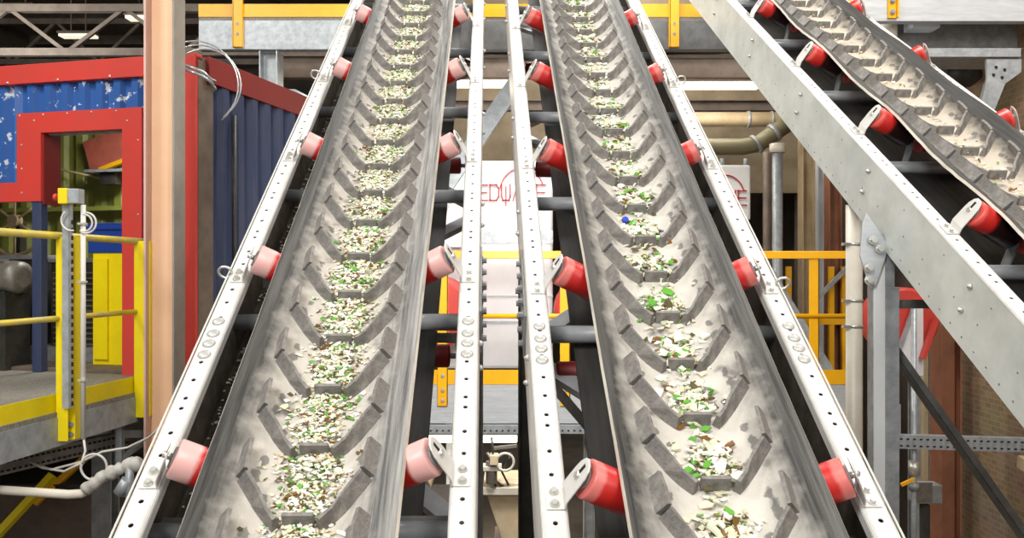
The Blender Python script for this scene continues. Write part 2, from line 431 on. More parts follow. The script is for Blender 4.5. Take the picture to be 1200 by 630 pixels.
    for j in range(nu+1):
        rows2.append([])
        for i, k in enumerate(ks):
            p = mb.v[rows[j][i]]; rows2[-1].append(len(mb.v)); mb.v.append(p-belt_normal(k)*TH)
    for j in range(nu):
        for i in range(32): mb.face([rows2[j][i], rows2[j+1][i], rows2[j+1][i+1], rows2[j][i+1]], M['rubber'], True)
        for i, fl in ((0, 1), (32, 0)):
            q = [rows[j][i], rows[j+1][i], rows2[j+1][i], rows2[j][i]]
            mb.face(q if fl else q[::-1], M['lip'])
    belt = mb.build('belt', root, True)
    # ---- chevron cleats, one mesh per row, shared data
    def cleat_mesh():
        mb = MB()
        def seg(pts, h, wd, taper=None):
            """pts = [(k,u)...] path on the belt; raised bar with bevelled sides"""
            n_ = len(pts); rings = []
            for i, (k, u) in enumerate(pts):
                a = pts[max(i-1,0)]; b = pts[min(i+1,n_-1)]
                t = V((b[0]-a[0], b[1]-a[1])).normalized(); s_ = V((-t.y, t.x))
                hh = h*(taper[i] if taper else 1); ring = []
                for off, up in ((-wd*.66,-.003),(-wd*.30,hh),(wd*.30,hh),(wd*.66,-.003)):
                    kk = k+s_.x*off; uu = u+s_.y*off; x, z = belt_profile(kk); nn = belt_normal(kk)
                    ring.append(len(mb.v)); mb.v.append(V((x, uu, z))+nn*up)
                rings.append(ring)
            for i in range(n_-1):
                for q in range(3): mb.face([rings[i][q], rings[i][q+1], rings[i+1][q+1], rings[i+1][q]], M['cleat'])
            mb.face(rings[0][::-1], M['cleat']); mb.face(rings[-1], M['cleat'])
        seg([(-.045,0),(.045,0)], .046, .022)
        for sg in (-1, 1):
            seg([(sg*.062,-.020),(sg*.10,.020),(sg*.145,.068),(sg*.18,.106),(sg*.204,.132)], .050, .022)
            seg([(sg*.209,.138),(sg*.214,.20),(sg*.217,.262)], .056, .021, (.95,1,.88))
        me_o = mb.build('chevron_cleat', belt, True)
        return me_o
    first = cleat_mesh(); i = 0
    u = u_cleat-math.floor((u_cleat+1.1)/CLEAT)*CLEAT
    while u < U1-1.2:
        o = first if i == 0 else first.copy()
        if i: C.objects.link(o)
        o.parent = belt; o.location = (dirtrack, u, 0); u += CLEAT; i += 1
    # ---- idler sets
    cw, sw = math.cos(WINGA), math.sin(WINGA)
    RR = .062
    def roller_mesh(Lr):
        mb = MB(); e = .006
        mb.tube([(0,0,0),(.0005,0,0),(e*.3,0,0),(e,0,0),(Lr-e,0,0),(Lr-e*.3,0,0),(Lr,0,0)], RR, rollm, 28, True, [RR*.2,RR-.012,RR-.004,RR,RR,RR-.004,RR-.012])
        return mb
    proto = {}
    for ur in rolls:
        for sg in (-1, 1):
            ax = V((sg*cw, 0, sw)); wn = V((-sg*sw, 0, cw))
            base = V((sg*.118, ur, N0-TH-.002))-wn*RR
            pe = base+ax*.285; Lr = .262
            rot = Matrix((( -ax.x, 0, wn.x),(-ax.y, 1, wn.y),(-ax.z, 0, wn.z))).to_4x4()
            rot = Matrix(((-ax.x,-(0),wn.x),(0,1,0),(-ax.z,0,wn.z))).to_4x4()
            if sg in proto: r = proto[sg].copy(); C.objects.link(r)
            else: r = roller_mesh(Lr).build('idler_roller', root, True); proto[sg] = r
            r.parent = root; r.matrix_basis = Matrix.Translation(pe) @ rot
            if ('s', sg) in proto: s2 = proto[('s', sg)].copy(); C.objects.link(s2)
            else:
                mb = MB(); mb.cyl((-.034,0,0),(.0,0,0), .011, M['zinc'], 12); mb.cyl((-.006,0,0),(.001,0,0), .034, M['galvd'], 20)
                s2 = mb.build('roller_shaft', r, True); proto[('s', sg)] = s2
            s2.parent = r
            # bracket
            if ('b', sg) in proto: b = proto[('b', sg)].copy(); C.objects.link(b)
            else:
                mb = MB(); t = .006
                mb.box((sg*.478, 0, .005), (.062, .085, t), M['white'])
                pth = [(.450,.004),(.446,.035),(.414,.100),(.400,.127),(.389,.148),(.383,.159)]
                wds = [.085,.088,.084,.078,.058,.028]
                pts = []
                for (a, z), w in zip(pth, wds): pts += [(sg*a, -w/2, z), (sg*a, w/2, z)]
                o = len(mb.v)
                th = V((sg*t, 0, 0)); mb.v += [V(p) for p in pts]+[V(p)+th for p in pts]; k0 = len(pts)
                for i in range(5):
                    a = o+2*i
                    mb.face([a,a+1,a+3,a+2], M['white']); mb.face([a+k0,a+2+k0,a+3+k0,a+1+k0], M['white'])
                    mb.face([a,a+2,a+2+k0,a+k0], M['white']); mb.face([a+1,a+1+k0,a+3+k0,a+3], M['white'])
                mb.face([o+10,o+11,o+11+k0,o+10+k0], M['white'])
                mb.frame_box((sg*.4065,.004,.122),(sg*.0032*1.0,0,.0016),(0,.007,0),(-sg*.012,0,.022), M['dark'])
                b = mb.build('roller_bracket', root, True, bevel=.002); proto[('b', sg)] = b
            b.parent = root; b.location = (0, ur, .001)
            for du in (-.024, .024):
                key = ('h', sg, du)
                if key in proto: h = proto[key].copy(); C.objects.link(h)
                else:
                    mb = MB(); mb.hexbolt((sg*.483, du, .008), (0,0,1), .0105, .014, M['zinc'])
                    h = mb.build('hex_bolt', b, True); proto[key] = h
                h.parent = b
        if 'c' in proto: r = proto['c'].copy(); C.objects.link(r)
        else: r = roller_mesh(.224).build('idler_roller', root, True); proto['c'] = r
        r.parent = root; r.location = (-.112, ur+.0, N0-TH-.002-RR)
        # cross tube under the idlers with uprights
        mb = MB(); mb.cyl((-.52,ur-.05,-.2),(.52,ur-.05,-.2), .036, M['steel'], 18)
        mb.build('cross_tube', root, True)
        mb = MB()
        for x in (-.14, .14): mb.frame_box((x, ur, -.135),(.004,0,0),(0,.03,0),(0,0,.085), M['galvd'])
        mb.bar((-.5,ur,-.215),(.5,ur,-.215), .05, .012, M['galvd'])
        mb.build('idler_stand', root, True)
    # ---- diagonal braces in the plane of the bottom flanges
    for i, ur in enumerate(rolls[:-1]):
        mb = MB(); s_ = 1 if i % 2 else -1
        mb.channel((-.47*s_, ur+.06, -.30), (.47*s_, ur+PITCH-.1, -.30), .03, .07, M['steel'], up=(1,0,0), t=.006)
        mb.build('diagonal_brace', root, True)
    # ---- return strand and return rollers
    mb = MB(); mb.box((dirtrack, (U0+U1)/2, -.262), (.66, U1-U0, .012), M['rubber']); mb.build('return_belt', root, True)
    rf = None
    for ur in returns:
        mb = MB(); mb.tube([(-.4,0,0),(-.398,0,0),(-.39,0,0),(.39,0,0),(.398,0,0),(.4,0,0)], .05, M['darkred'], 20, True, [.03,.044,.05,.05,.044,.03])
        mb.cyl((-.5,0,0),(.5,0,0), .012, M['galvd'], 10)
        for sx in (-1,1): mb.box((sx*.43,0,.005),(.008,.06,.16), M['blackm'])
        r = mb.build('return_roller', root, True) if rf is None else rf.copy()
        if rf is not None: C.objects.link(r); r.parent = root
        else: rf = r
        r.location = (0, ur, -.322)
    # ---- pull cord along one side with eye bolts
    if cordside:
        mb = MB(); x = cordside*.534
        mb.tube([(x, U0, -.004), (x, (U0+U1)/2, -.008), (x, U1, -.004)], .0042, M['cable'], 6); mb.build('pull_cord', root, True)
        for ue in (u_roll+.02+1.0*PITCH-.0, u_roll+3.05*PITCH, u_roll-1.4*PITCH, u_roll+5*PITCH):
            if U0 < ue < U1:
                mb = MB()
                ring = [(x+.0*cordside+.028*math.cos(a)*cordside+.006*cordside, ue+.010*math.sin(a)*0, .012+.028*math.sin(a)) for a in [2*PI*q/18 for q in range(19)]]
                mb.tube(ring, .006, M['zinc'], 8, False); mb.cyl((cordside*.52, ue, -.014),(x-.0*cordside, ue, -.014), .006, M['zinc'], 8)
                mb.build('eye_bolt', root, True)
    return root, mw

M['lip'] = mat('dusty_belt_edge', rgb(212,206,194), .7, 0, rgb(150,142,128), 8, lo=.4, hi=.7, stretch=(1,.3,1))
bm1 = belt_mat('dusty_belt_a', rgb(195,190,181), .02, .03, .012, (28,84), (76,168))
bm2 = belt_mat('dusty_belt_b', rgb(197,193,185), .035, .17, .008, (28,84), (42,104))
bm3 = belt_mat('dusty_belt_c', rgb(188,178,163), .0, .029, 0, (44,92), (24,64), .75)
rm1 = roller_mat('roller_pink_dust', rgb(220,170,166), .28)
rm2 = roller_mat('roller_rose_dust', rgb(208,112,106), .17)
rm3 = roller_mat('roller_bright_red', rgb(216,84,76), .12, True)
cv1, mw1 = make_conveyor('steep white-framed belt conveyor beside the orange column, belt covered in fine crushed glass', -.633, 2.479, 2.447, -.028, .672, .228, .03, bm1, rm1, .012, .004, M['white'], (.93,), -1, 1, (1.21, 3.0, 4.7, -.6))
cv2, mw2 = make_conveyor('steep belt conveyor between the two others, coarse glass pieces heaped in its cleats', .614, 2.479, 2.447, -.028, .672, .146, .17, bm2, rm2, .008, .006, M['white'], (.90,), 1, 2, (1.1, 2.95, 4.6, -.6))
cv3, mw3 = make_conveyor('steep conveyor with a broad riveted side beam and sparse chips on its belt', 2.577, 2.487, 2.40, -.055, .65, .658, .029, bm3, rm3, .0, .022, M['web'], (), 0, 3, (2.1, 3.9, .3))

# supports of the conveyors (parts of them)
def support(root, mw, Y, side_main=True, wood=False, m=None, leg_w=.085, br=True, gus=None):
    """vertical legs under both side beams at depth Y with cross bracing"""
    m = m or M['galvd']
    inv = mw.inverted(); pts = []
    for sg in (-1, 1):
        # beam bottom point at this depth
        a = mw @ V((sg*.49, 0, -.345)); d = (mw.to_3x3() @ V((0,1,0)))
        p = a+d*((Y-a.y)/d.y); pts.append(p)
        mb = MB(); w = leg_w
        mb.hsec((p.x, p.y, .0), (p.x, p.y, p.z+.05), w, w*1.5, m, up=(1,0,0), t=.012)
        mb.box((p.x, p.y, .01), (.2,.2,.02), m)
        mb.build('support_leg', root, bevel=.002)
    return pts
def cross(root, p0, p1, m, w=.07):
    mb = MB(); mb.channel(p0, p1, .04, w, m, up=(0,1,0), t=.008); mb.build('support_brace', root)
s1 = support(cv1, mw1, 4.1, m=M['galvd'], leg_w=.065)
s2 = support(cv2, mw2, 4.1, m=M['blackm'], leg_w=.065)  # black here stands in for the shadow on these legs
for rt, s in ((cv1, s1), (cv2, s2)):
    cross(rt, (s[0].x, 4.1, s[0].z-.25), (s[1].x, 4.1, s[0].z-.25), M['galvd'])
    cross(rt, (s[0].x, 4.1, s[0].z-.35), (s[1].x, 4.1, s[0].z-1.5), M['galvd'])
# conveyor with the broad beam: front leg drawn with gusset
inv = mw3
lx = P(1028, 300, 4.55)
mb = MB()
mb.channel((lx.x-.058, 4.49, 0), (lx.x-.058, 4.49, P(0,318,4.5).z+.2), .11, .07, M['galv'], up=(0,1,0), t=.012, flip=-1)
mb.box2((lx.x-.06, 4.45, 0), (lx.x+.0, 4.462, P(0,300,4.5).z), M['panelw'])
mb.box2((lx.x+.0, 4.452, 0), (lx.x+.075, 4.60, P(0,336,4.5).z), M['galv'])
mb.build('support_leg', cv3, bevel=.003)
b3 = mw3 @ V((.49,0,-.345)); d3 = mw3.to_3x3() @ V((0,1,0)); b3 = b3+d3*((4.55-b3.y)/d3.y)
mb = MB(); mb.hsec((b3.x, 4.55, 0), (b3.x, 4.55, b3.z+.05), .1, .13, M['galv'], up=(1,0,0)); mb.build('support_leg', cv3, bevel=.002)
gz = P(0,0,4.44)
mb = MB(); gp = [P(1008,300,4.43), P(1011,262,4.43), P(1016,249,4.43), P(1041,286,4.43), P(1038,302,4.43), P(1027,334,4.43), P(1019,334,4.43)]
mb.prism(gp, (0,.014,0), M['galvw']); gus = mb.build('gusset_plate', cv3, bevel=.003)
mb = MB()
for px, py in ((1023,281),(1031,291),(1018,313),(1018,328)): mb = MB(); mb.hexbolt(P(px,py,4.414), (0,-1,0), .016, .024, M['zinc']); mb.build('hex_bolt', gus)
cross(cv3, P(1040,360,4.56), P(1262,360,4.56), M['galvx'], .075)
cross(cv3, P(1038,404,4.57), P(1262,722,4.57), M['galvx'], .085)

# ------------------------------------------------------------------ glass on the belts
def shard_poly(rnd, size):
    k = rnd.choice((3,4,4,5,5)); a0 = rnd.uniform(0, 2*PI)
    pts = []
    for i in range(k):
        a = a0+2*PI*(i+rnd.uniform(-.3,.3))/k; r = size*rnd.uniform(.55,1.1)
        pts.append((r*math.cos(a)*1.15, r*math.sin(a)*.8))
    return pts
def heap(mw, off, u_cleat, n, rng_u, spread, smin, smax, weights, seed, phase_max=1., kmid=0., hmax=.03):
    rnd = random.Random(seed); mb = MB(); mats = list(weights)
    for _ in range(n):
        u = rnd.uniform(*rng_u); ph = ((u-u_cleat)/CLEAT) % 1
        if ph > phase_max and rnd.random() < .85: continue
        wid = spread*(.62+.6*min(ph, .6))
        k = rnd.gauss(kmid, wid*.55)
        if abs(k) > .17: continue
        x, z = belt_profile(k); hh = hmax*math.exp(-(k/wid)**2)*(1-.6*ph)
        if abs(k) < .05 and ph < .06: hh = .0
        c = V((x+off, u, z+.003+hh*rnd.random()))
        sz = rnd.uniform(smin, smax)*(1.3 if rnd.random() < .15 else 1)
        t = sz*rnd.uniform(.18,.4)
        R = Matrix.Rotation(rnd.gauss(0,.45), 3, 'X') @ Matrix.Rotation(rnd.gauss(0,.45), 3, 'Y')
        poly = shard_poly(rnd, sz)
        m = GL[rnd.choices(mats, [weights[q] for q in mats])[0]]
        q = [mw @ (c+R @ V((a, b, t))) for a, b in poly]
        e = mw.to_3x3() @ (R @ V((0,0,-t)))
        mb.prism(q, e, m)
    return mb
W1 = {'clear':32,'pale green':18,'beige':18,'green':10,'brown':11,'dark':9,'grey':4}
W2 = {'clear':30,'pale green':22,'beige':14,'green':11,'brown':11,'dark':14,'grey':4}
W3 = {'clear':20,'pale green':20,'beige':40,'green':4,'brown':8,'grey':8}
tag(heap(mw1, .012, .03, 16000, (-.35, 5.6), .095, .006, .0125, W1, 11).build('crushed_glass'), 'fine mixed crushed glass strewn along the belt beside the orange column', 'crushed glass', kind='stuff')
tag(heap(mw2, .008, .17, 7600, (-.35, 5.6), .085, .008, .020, W2, 12, .58).build('crushed_glass'), 'coarse crushed glass lying in the cleats of the belt between the others', 'crushed glass', kind='stuff')
tag(heap(mw3, .0, .029, 1500, (.6, 6.3), .08, .006, .014, W3, 13, .35).build('crushed_glass'), 'sparse pale chips on the belt of the conveyor with the broad riveted beam', 'crushed glass', kind='stuff')
# crumbs on the bottom flange of the conveyor by the column and of the middle one
def crumbs(mw, sg, seed, n, urange=(-.3, 4.2)):
    rnd = random.Random(seed); mb = MB()
    for _ in range(n):
        u = rnd.uniform(*urange); x = sg*rnd.uniform(.45, .515)
        sz = rnd.uniform(.005, .012)
        poly = [mw @ V((x+a, u+b, -.343+.014)) for a, b in shard_poly(rnd, sz)]
        mb.prism(poly, mw.to_3x3() @ V((0,0,-.004)), GL['clear'])
    return mb
tag(crumbs(mw1, -1, 5, 230).build('glass_crumbs'), 'white glass crumbs scattered inside the beam next to the orange column', 'crumbs', kind='stuff')

# larger pieces one by one
shard_meshes = {}
def big_shard(col, shape):
    key = (col, shape)
    if key not in shard_meshes:
        rnd = random.Random(100+shape); mb = MB(); poly = shard_poly(rnd, 1.)
        top = [V((a, b, .25+.25*(a*a))) for a, b in poly]; bot = [V((a*1.05, b*1.05, -.02+.22*(a*a))) for a, b in poly]
        n = len(poly)
        mb.add(top+bot, [tuple(range(n)), tuple(range(n,2*n))[::-1]]+[(i,n+i,n+(i+1)%n,(i+1)%n) for i in range(n)], GL[col])
        me = bpy.data.meshes.new('glass_shard'); me.from_pydata([tuple(p) for p in mb.v], [], mb.f); me.materials.append(GL[col]); me.update()
        shard_meshes[key] = me
    return shard_meshes[key]
def strew(mw, off, u_cleat, n, urange, spread, smin, smax, weights, seed, where, phase_max):
    rnd = random.Random(seed); i = 0; mats = list(weights)
    while i < n:
        u = urange[0]+(urange[1]-urange[0])*rnd.random()**1.6; ph = ((u-u_cleat)/CLEAT) % 1
        if ph > phase_max or ph < .1: continue
        k = rnd.gauss(0, spread*.7)
        if abs(k) > .15: continue
        x, z = belt_profile(k); sz = rnd.uniform(smin, smax)
        hh = .034*math.exp(-(k/spread)**2)*(1-.6*ph)
        c = V((x+off, u, z+.004+hh*rnd.uniform(.75,1.05)))
        col = rnd.choices(mats, [weights[q] for q in mats])[0]
        nm = {'clear':'clear','pale green':'pale green','green':'green','brown':'brown','dark':'dark olive'}[col]
        o = bpy.data.objects.new('glass_shard', big_shard(col, rnd.randrange(10))); C.objects.link(o)
        R = Matrix.Rotation(rnd.gauss(0,.35), 4, 'X') @ Matrix.Rotation(rnd.gauss(0,.35), 4, 'Y') @ Matrix.Rotation(rnd.uniform(0,2*PI), 4, 'Z')
        o.matrix_world = mw @ Matrix.Translation(c) @ R @ Matrix.Scale(sz, 4)
        tag(o, f'{nm} glass shard lying {where}', 'glass shard', f'{nm} glass shards {where}')
        i += 1
WA = {'clear':46,'pale green':24,'green':12,'brown':10,'dark':8}
WB = {'clear':40,'pale green':22,'green':18,'brown':10,'dark':10}
strew(mw1, .012, .03, 120, (-.2, 2.2), .085, .009, .0145, WA, 21, 'on the conveyor belt beside the orange column', .9)
strew(mw2, .008, .17, 150, (-.2, 3.0), .085, .014, .030, WB, 22, 'on the conveyor belt between the two others', .62)
strew(mw3, .0, .029, 28, (1.6, 4.2), .08, .010, .018, {'clear':40,'pale green':40,'brown':20}, 23, 'on the sparse belt with the broad riveted beam', .4)
# blue cap on the middle belt, red wrapper bit on the sparse one
def on_belt(mw, off, k, u, h=0): x, z = belt_profile(k); return mw @ V((x+off, u, z+h))
kk = 1.82
c = on_belt(mw2, .008, -.065, 1.74, .02); nn = (mw2.to_3x3() @ V((.3,-.4,.85))).normalized()
mb = MB(); mb.tube([c-nn*.008, c+nn*.006, c+nn*.008], .016, M['bluecap'], 14, True, [.016,.016,.012])
tag(mb.build('bottle_cap'), 'crumpled blue plastic cap among glass on the middle belt', 'bottle cap')
c = on_belt(mw3, 0, -.09, 2.42, .012)
mb = MB(); mb.prism([c+mw3.to_3x3() @ V(p) for p in ((-.03,-.01,0),(.0,-.018,.008),(.032,0,.0),(.02,.02,.012),(-.02,.016,.004))], mw3.to_3x3() @ V((0,0,-.004)), M['red'])
tag(mb.build('wrapper_scrap'), 'small red scrap lying on the sparse conveyor belt', 'scrap')

# ------------------------------------------------------------------ setting
mb = MB(); mb.box2((-13,-7,-.2),(6.5,27,0), M['floor']); struct(mb.build('floor'))
mb = MB(); mb.box2((-13,26,0),(6.5,26.3,12), M['backwall']); struct(mb.build('wall_back'))
mb = MB(); mb.box2((-13.3,-7,0),(-13,27,12), M['backwall']); struct(mb.build('wall_left'))
mb = MB(); mb.box2((5.2,-7,0),(5.5,11.0,12), M['brick']); mb.box2((5.2,11.0,0),(5.5,26,12), M['backwall']); struct(mb.build('wall_right'))
mb = MB(); mb.box2((-13,-7,9.9),(5.2,26,10.1), M['ceil'])
for i in range(12): mb.box2((-13, 3+2*i, 9.66),(5.2, 3.1+2*i, 9.9), M['truss'])
struct(mb.build('ceiling'))
mb = MB(); mb.box2((-1.6,14.6,4.9),(5.19,14.8,9.89), mat('tan_partition', rgb(140,124,98), .7, 0, rgb(112,98,76), 1.2))
mb.box2((-1.6,14.6,0),(-1.3,14.8,4.9), M['brown']); mb.box2((4.9,14.6,0),(5.19,14.8,4.9), M['brown']); struct(mb.build('wall_inner'))
# roof trusses
for i, (Yt, zc, h) in enumerate(((14.0, CAMZ+3.55, .72), (19.0, CAMZ+4.6, .9))):
    mb = MB(); mb.bar((-13,Yt,zc),(0,Yt,zc), .12, .12, M['truss']); mb.bar((-13,Yt,zc+h),(0,Yt,zc+h), .12, .12, M['truss'])
    x = -13; k = 0
    while x < -1:
        mb.bar((x,Yt,zc+(h if k%2 else 0)),(x+.95,Yt,zc+(0 if k%2 else h)), .06, .06, M['truss']); x += .95; k += 1
    for x in (-12,-6,-1): mb.bar((x,Yt,zc+h),(x,Yt,9.9), .08, .08, M['truss'])
    tag(mb.build('roof_truss'), ('steel lattice truss just above the red and blue cabin', 'second lattice truss deeper in the hall under the dark roof')[i], 'truss', 'roof trusses')
lab = ('long pale roof light in the corner of the roof over the cabin', 'pale strip light beyond the truss diagonals above the cabin', 'short strip light beside the head of the orange column')
for i, (x0, x1, y, Y) in enumerate(((-10,42,9,16.5),(72,112,41,17.5),(150,176,20,15.5))):
    a, b = P(x0,y,Y), P(x1,y,Y); r = empty('strip_light', ((a.x+b.x)/2, Y, a.z), lab[i], 'ceiling light', 'roof strip lights')
    mb = MB(); mb.box2((a.x,Y-.12,a.z-.05),(b.x,Y+.12,a.z), M['sky']); mb.build('diffuser', r)
    mb = MB(); mb.box2((a.x-.02,Y-.15,a.z),(b.x+.02,Y+.15,a.z+.05), M['truss'])
    for x in (a.x+.2, b.x-.2): mb.box2((x-.01,Y-.01,a.z),(x+.01,Y+.01,9.64), M['truss'])
    mb.build('housing', r)

# ------------------------------------------------------------------ red and blue cabin
DECK = CAMZ-.84
cab_m = Matrix.Translation((-2.43, 6.6, DECK)) @ Matrix.Rotation(math.radians(-14), 4, 'Z') @ Matrix.Diagonal((1,1,.975,1))
cab = empty('container_cabin', cab_m, 'blue corrugated container cabin with red trim and a cut-out opening', 'cabin')
HT = 2.57
def lb(name, a, b, m, bevel=.004):
    mb = MB(); mb.box2(a, b, m); return mb.build(name, cab, True, bevel=bevel)
lb('top_rail', (-4.6,-.03,2.41), (0,.06,HT), M['red'])
mb = MB(); mb.corr((-4.6,.045,1.55), (2.93,0,0), (0,0,.90), (0,-.04,0), .165, M['bluechip']); mb.build('wall_panel', cab, True, solid=.004)
mb = MB(); mb.corr((-1.67,.045,2.1), (1.2,0,0), (0,0,.35), (0,-.04,0), .165, M['bluechip']); mb.corr((-.487,.045,0),(.4,0,0),(0,0,2.45),(0,-.04,0),.165, M['bluechip']); mb.build('wall_panel', cab, True, solid=.004)
mb = MB()
mb.box2((-1.668,-.02,1.996),(-.487,.05,2.165), M['red']); mb.box2((-1.668,-.02,1.427),(-1.434,.05,1.996), M['red'])
mb.box2((-4.6,-.02,1.427),(-1.668,.05,1.587), M['red']); mb.box2((-.666,-.02,.0),(-.487,.05,1.996), M['red'])
mb.box2((-1.434,0,1.4),(-1.42,.18,1.996), M['darkred']); mb.box2((-1.434,.05,1.985),(-.666,.1,1.996), M['galv'])
fr = mb.build('opening_frame', cab, True)
mb = MB()
for x, z in [(-1.64+.1*i*2.3, 2.145) for i in range(5)]+[(-1.62,1.9),(-1.62,1.7),(-1.62,1.5),(-1.5,2.1),(-.52,1.9),(-.52,1.3),(-.52,.9),(-.62,2.06),(-.52,.5)]:
    mb.dome((x,-.02,z),(0,-1,0), .009, .006, M['zinc'], 8)
mb.build('rivet_pattern', fr, True)
mb = MB()
for i in range(9): mb.dome((-4.2+.49*i,-.03,2.425),(0,-1,0), .012, .008, M['zinc'], 8)
mb.build('rivet_pattern', cab, True)
lb('corner_post', (-.11,-.035,0), (.0,.07,HT-.02), M['red'])
lb('corner_post', (-.004,.0,0), (.004,.2,HT-.05), M['brown'])
lb('post', (-1.53,-.01,0), (-1.44,.06,1.427), M['navy'])
lb('roof', (-4.6,.0,HT-.05), (0,6,HT-.02), M['brown'])
lb('floor_plate', (-4.6,.06,0.0), (-.02,6,.03), M['brown'])
# side wall and rail, darker than the front: shade put into the colour
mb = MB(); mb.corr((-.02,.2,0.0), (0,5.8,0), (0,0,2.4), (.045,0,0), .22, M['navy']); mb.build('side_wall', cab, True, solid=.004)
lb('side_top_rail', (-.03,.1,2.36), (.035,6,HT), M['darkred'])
mb = MB()
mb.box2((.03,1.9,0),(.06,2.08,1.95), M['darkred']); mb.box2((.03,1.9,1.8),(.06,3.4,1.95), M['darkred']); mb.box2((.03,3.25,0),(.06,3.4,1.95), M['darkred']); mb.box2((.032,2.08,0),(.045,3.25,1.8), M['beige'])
mb.build('side_door', cab, True)
# pipe on the side wall
mb = MB(); mb.cyl((.055,.42,0),(.055,.42,2.15), .018, M['blackm'], 10); mb.build('drain_pipe', cab, True)
# interior
mb = MB(); mb.corr((-4.5,2.35,.03), (4.48,0,0), (0,0,2.45), (0,-.04,0), .25, M['green']); mb.build('inner_wall', cab, True, solid=.004)
lb('inner_ledge', (-4.5,2.2,1.52),(-.03,2.31,1.57), M['green'])
# interior is brightened by an added fill light, no fitting built
# things inside / behind the opening
def cw(x, y, z): return cab_m @ V((x, y, z))
def obox(mb, a, b, m):
    a, b = V(a), V(b); c = (a+b)/2; h = (b-a)/2; R = cab_m.to_3x3()
    mb.frame_box(cab_m @ c, R @ V((h.x,0,0)), R @ V((0,h.y,0)), R @ V((0,0,h.z)), m)
e = empty('electrical_cabinet', cw(-1.1,.6,.03), 'tall yellow cabinet standing inside the cabin opening', 'cabinet')
mb = MB(); obox(mb, (-1.25,.35,.03), (-.93,.85,1.0), M['yellow']); mb.build('body', e, bevel=.006)
mb = MB(); obox(mb, (-1.23,.33,.08), (-1.09,.35,.95), M['yellow']); mb.build('door', e)
mb = MB(); obox(mb, (-1.29,.34,1.0), (-.91,.86,1.26), M['bluebox']); obox(mb, (-1.305,.325,1.2), (-.895,.875,1.235), M['bluebox'])
tag(mb.build('plastic_crate', bevel=.006), 'dark blue plastic crate on top of the yellow cabinet', 'crate')
e = empty('sign_board', cw(-2.62,2.2,2.0), 'tilted faded red board on the olive cabin wall', 'board')
mb = MB(); R = cab_m.to_3x3()
c = cw(-2.62,2.22,2.2); rx = R @ (Matrix.Rotation(-.3,3,'Y') @ V((.28,0,0))); rz = R @ (Matrix.Rotation(-.3,3,'Y') @ V((0,0,.19)))
mb.frame_box(c, rx, R @ V((0,.02,0)), rz, mat('faded_red', rgb(176,92,74), .6, 0, rgb(150,80,66), 6)); mb.build('panel', e)
mb = MB(); mb.frame_box(c-rz*.93+rx*.1, rx*.7, R @ V((0,.03,0)), rz*.12, M['amber']); mb.build('edge_strip', e)
mb = MB(); obox(mb, (-2.75,2.0,1.93), (-2.2,2.3,1.96), M['galv']); obox(mb, (-2.6,2.05,1.80), (-2.4,2.2,1.93), M['blackm'])
tag(mb.build('wall_shelf'), 'narrow grey shelf under the tilted red board', 'shelf')
mb = MB(); mb.tube([cw(-3.5,2.2,2.06), cw(-3.1,2.2,1.97), cw(-2.6,2.2,1.86)], .012, M['tan'], 8)
tag(mb.build('wooden_stick'), 'thin tan rod hanging across the olive wall', 'rod')
# fan behind the sill
e = empty('spoked_fan', cw(-2.97,1.36,.03), 'tan spoked fan behind the red sill of the cabin', 'fan')
mb = MB(); c = cw(-2.97,1.3,1.36); n_ = R @ V((0,-1,0)); ux = R @ V((1,0,0)); uz = V((0,0,1))
mb.tube([c+(ux*math.cos(a)+uz*math.sin(a))*.35 for a in [2*PI*i/32 for i in range(33)]], .02, M['tan'], 8, False); mb.build('rim', e)
mb = MB(); mb.cyl(c-n_*.04, c+n_*.04, .06, M['tan'], 16); mb.build('hub', e)
for i in range(6):
    mb = MB(); a = PI/6+PI/3*i; mb.cyl(c, c+(ux*math.cos(a)+uz*math.sin(a))*.35, .012, M['tan'], 8); mb.build('spoke', e)
mb = MB(); obox(mb, (-3.01,1.32,.03),(-2.93,1.40,1.36), M['blackm']); mb.build('stand', e)
# louvred machines on the deck inside
for i, (x0, x1, y0, z1, lbl) in enumerate(((-3.0,-2.05,.55,.95,'black louvred housing behind the grey motor'), (-1.9,-1.38,.6,.92,'narrow black louvred housing next to the yellow cabinet'))):
    e = empty('louvred_housing', cw((x0+x1)/2,y0,.03), lbl, 'machine housing', 'louvred housings')
    mb = MB(); obox(mb, (x0,y0,.03),(x1,y0+.5,z1), M['blackm']); obox(mb, (x0-.02,y0-.02,z1),(x1+.02,y0+.52,z1+.04), M['galvd']); mb.build('body', e, bevel=.005)
    mb = MB()
    for k in range(15): obox(mb, (x0+.04,y0-.018,.12+.05*k),(x1-.04,y0,.135+.05*k), M['brown'])
    mb.build('louvres', e)
    mb = MB(); obox(mb, (x0-.04,y0-.1,.03),(x1+.04,y0+.5,.16), M['galvd']); mb.build('plinth', e)
e = empty('electric_motor', cw(-2.0,.18,.75), 'grey ribbed electric motor on its stand beside the cabin post', 'motor')
mb = MB(); c = cw(-2.05,.12,.79); ax = R @ V((1,0,0))
mb.tube([c-ax*.30, c-ax*.29, c+ax*.2, c+ax*.24, c+ax*.3, c+ax*.32], .13, M['motor'], 24, True, [.1,.13,.13,.14,.13,.08])
for k in range(16):
    a = 2*PI*k/16; r_ = (R @ V((0,math.cos(a),0)))+V((0,0,math.sin(a))); mb.frame_box(c-ax*.05+r_*.14, ax*.22, r_*.012, ax.cross(r_)*.004, M['motor'])
mb.build('body', e)
mb = MB(); mb.frame_box(c-ax*.05+V((0,0,-.0))-(R @ V((0,.15,0))), ax*.06, R @ V((0,.03,0)), V((0,0,.06)), M['galv']); mb.build('terminal_box', e, bevel=.006)
mb = MB(); obox(mb, (-2.35,0.0,.0),(-1.8,.26,.66), M['blackm']); mb.build('stand', e)
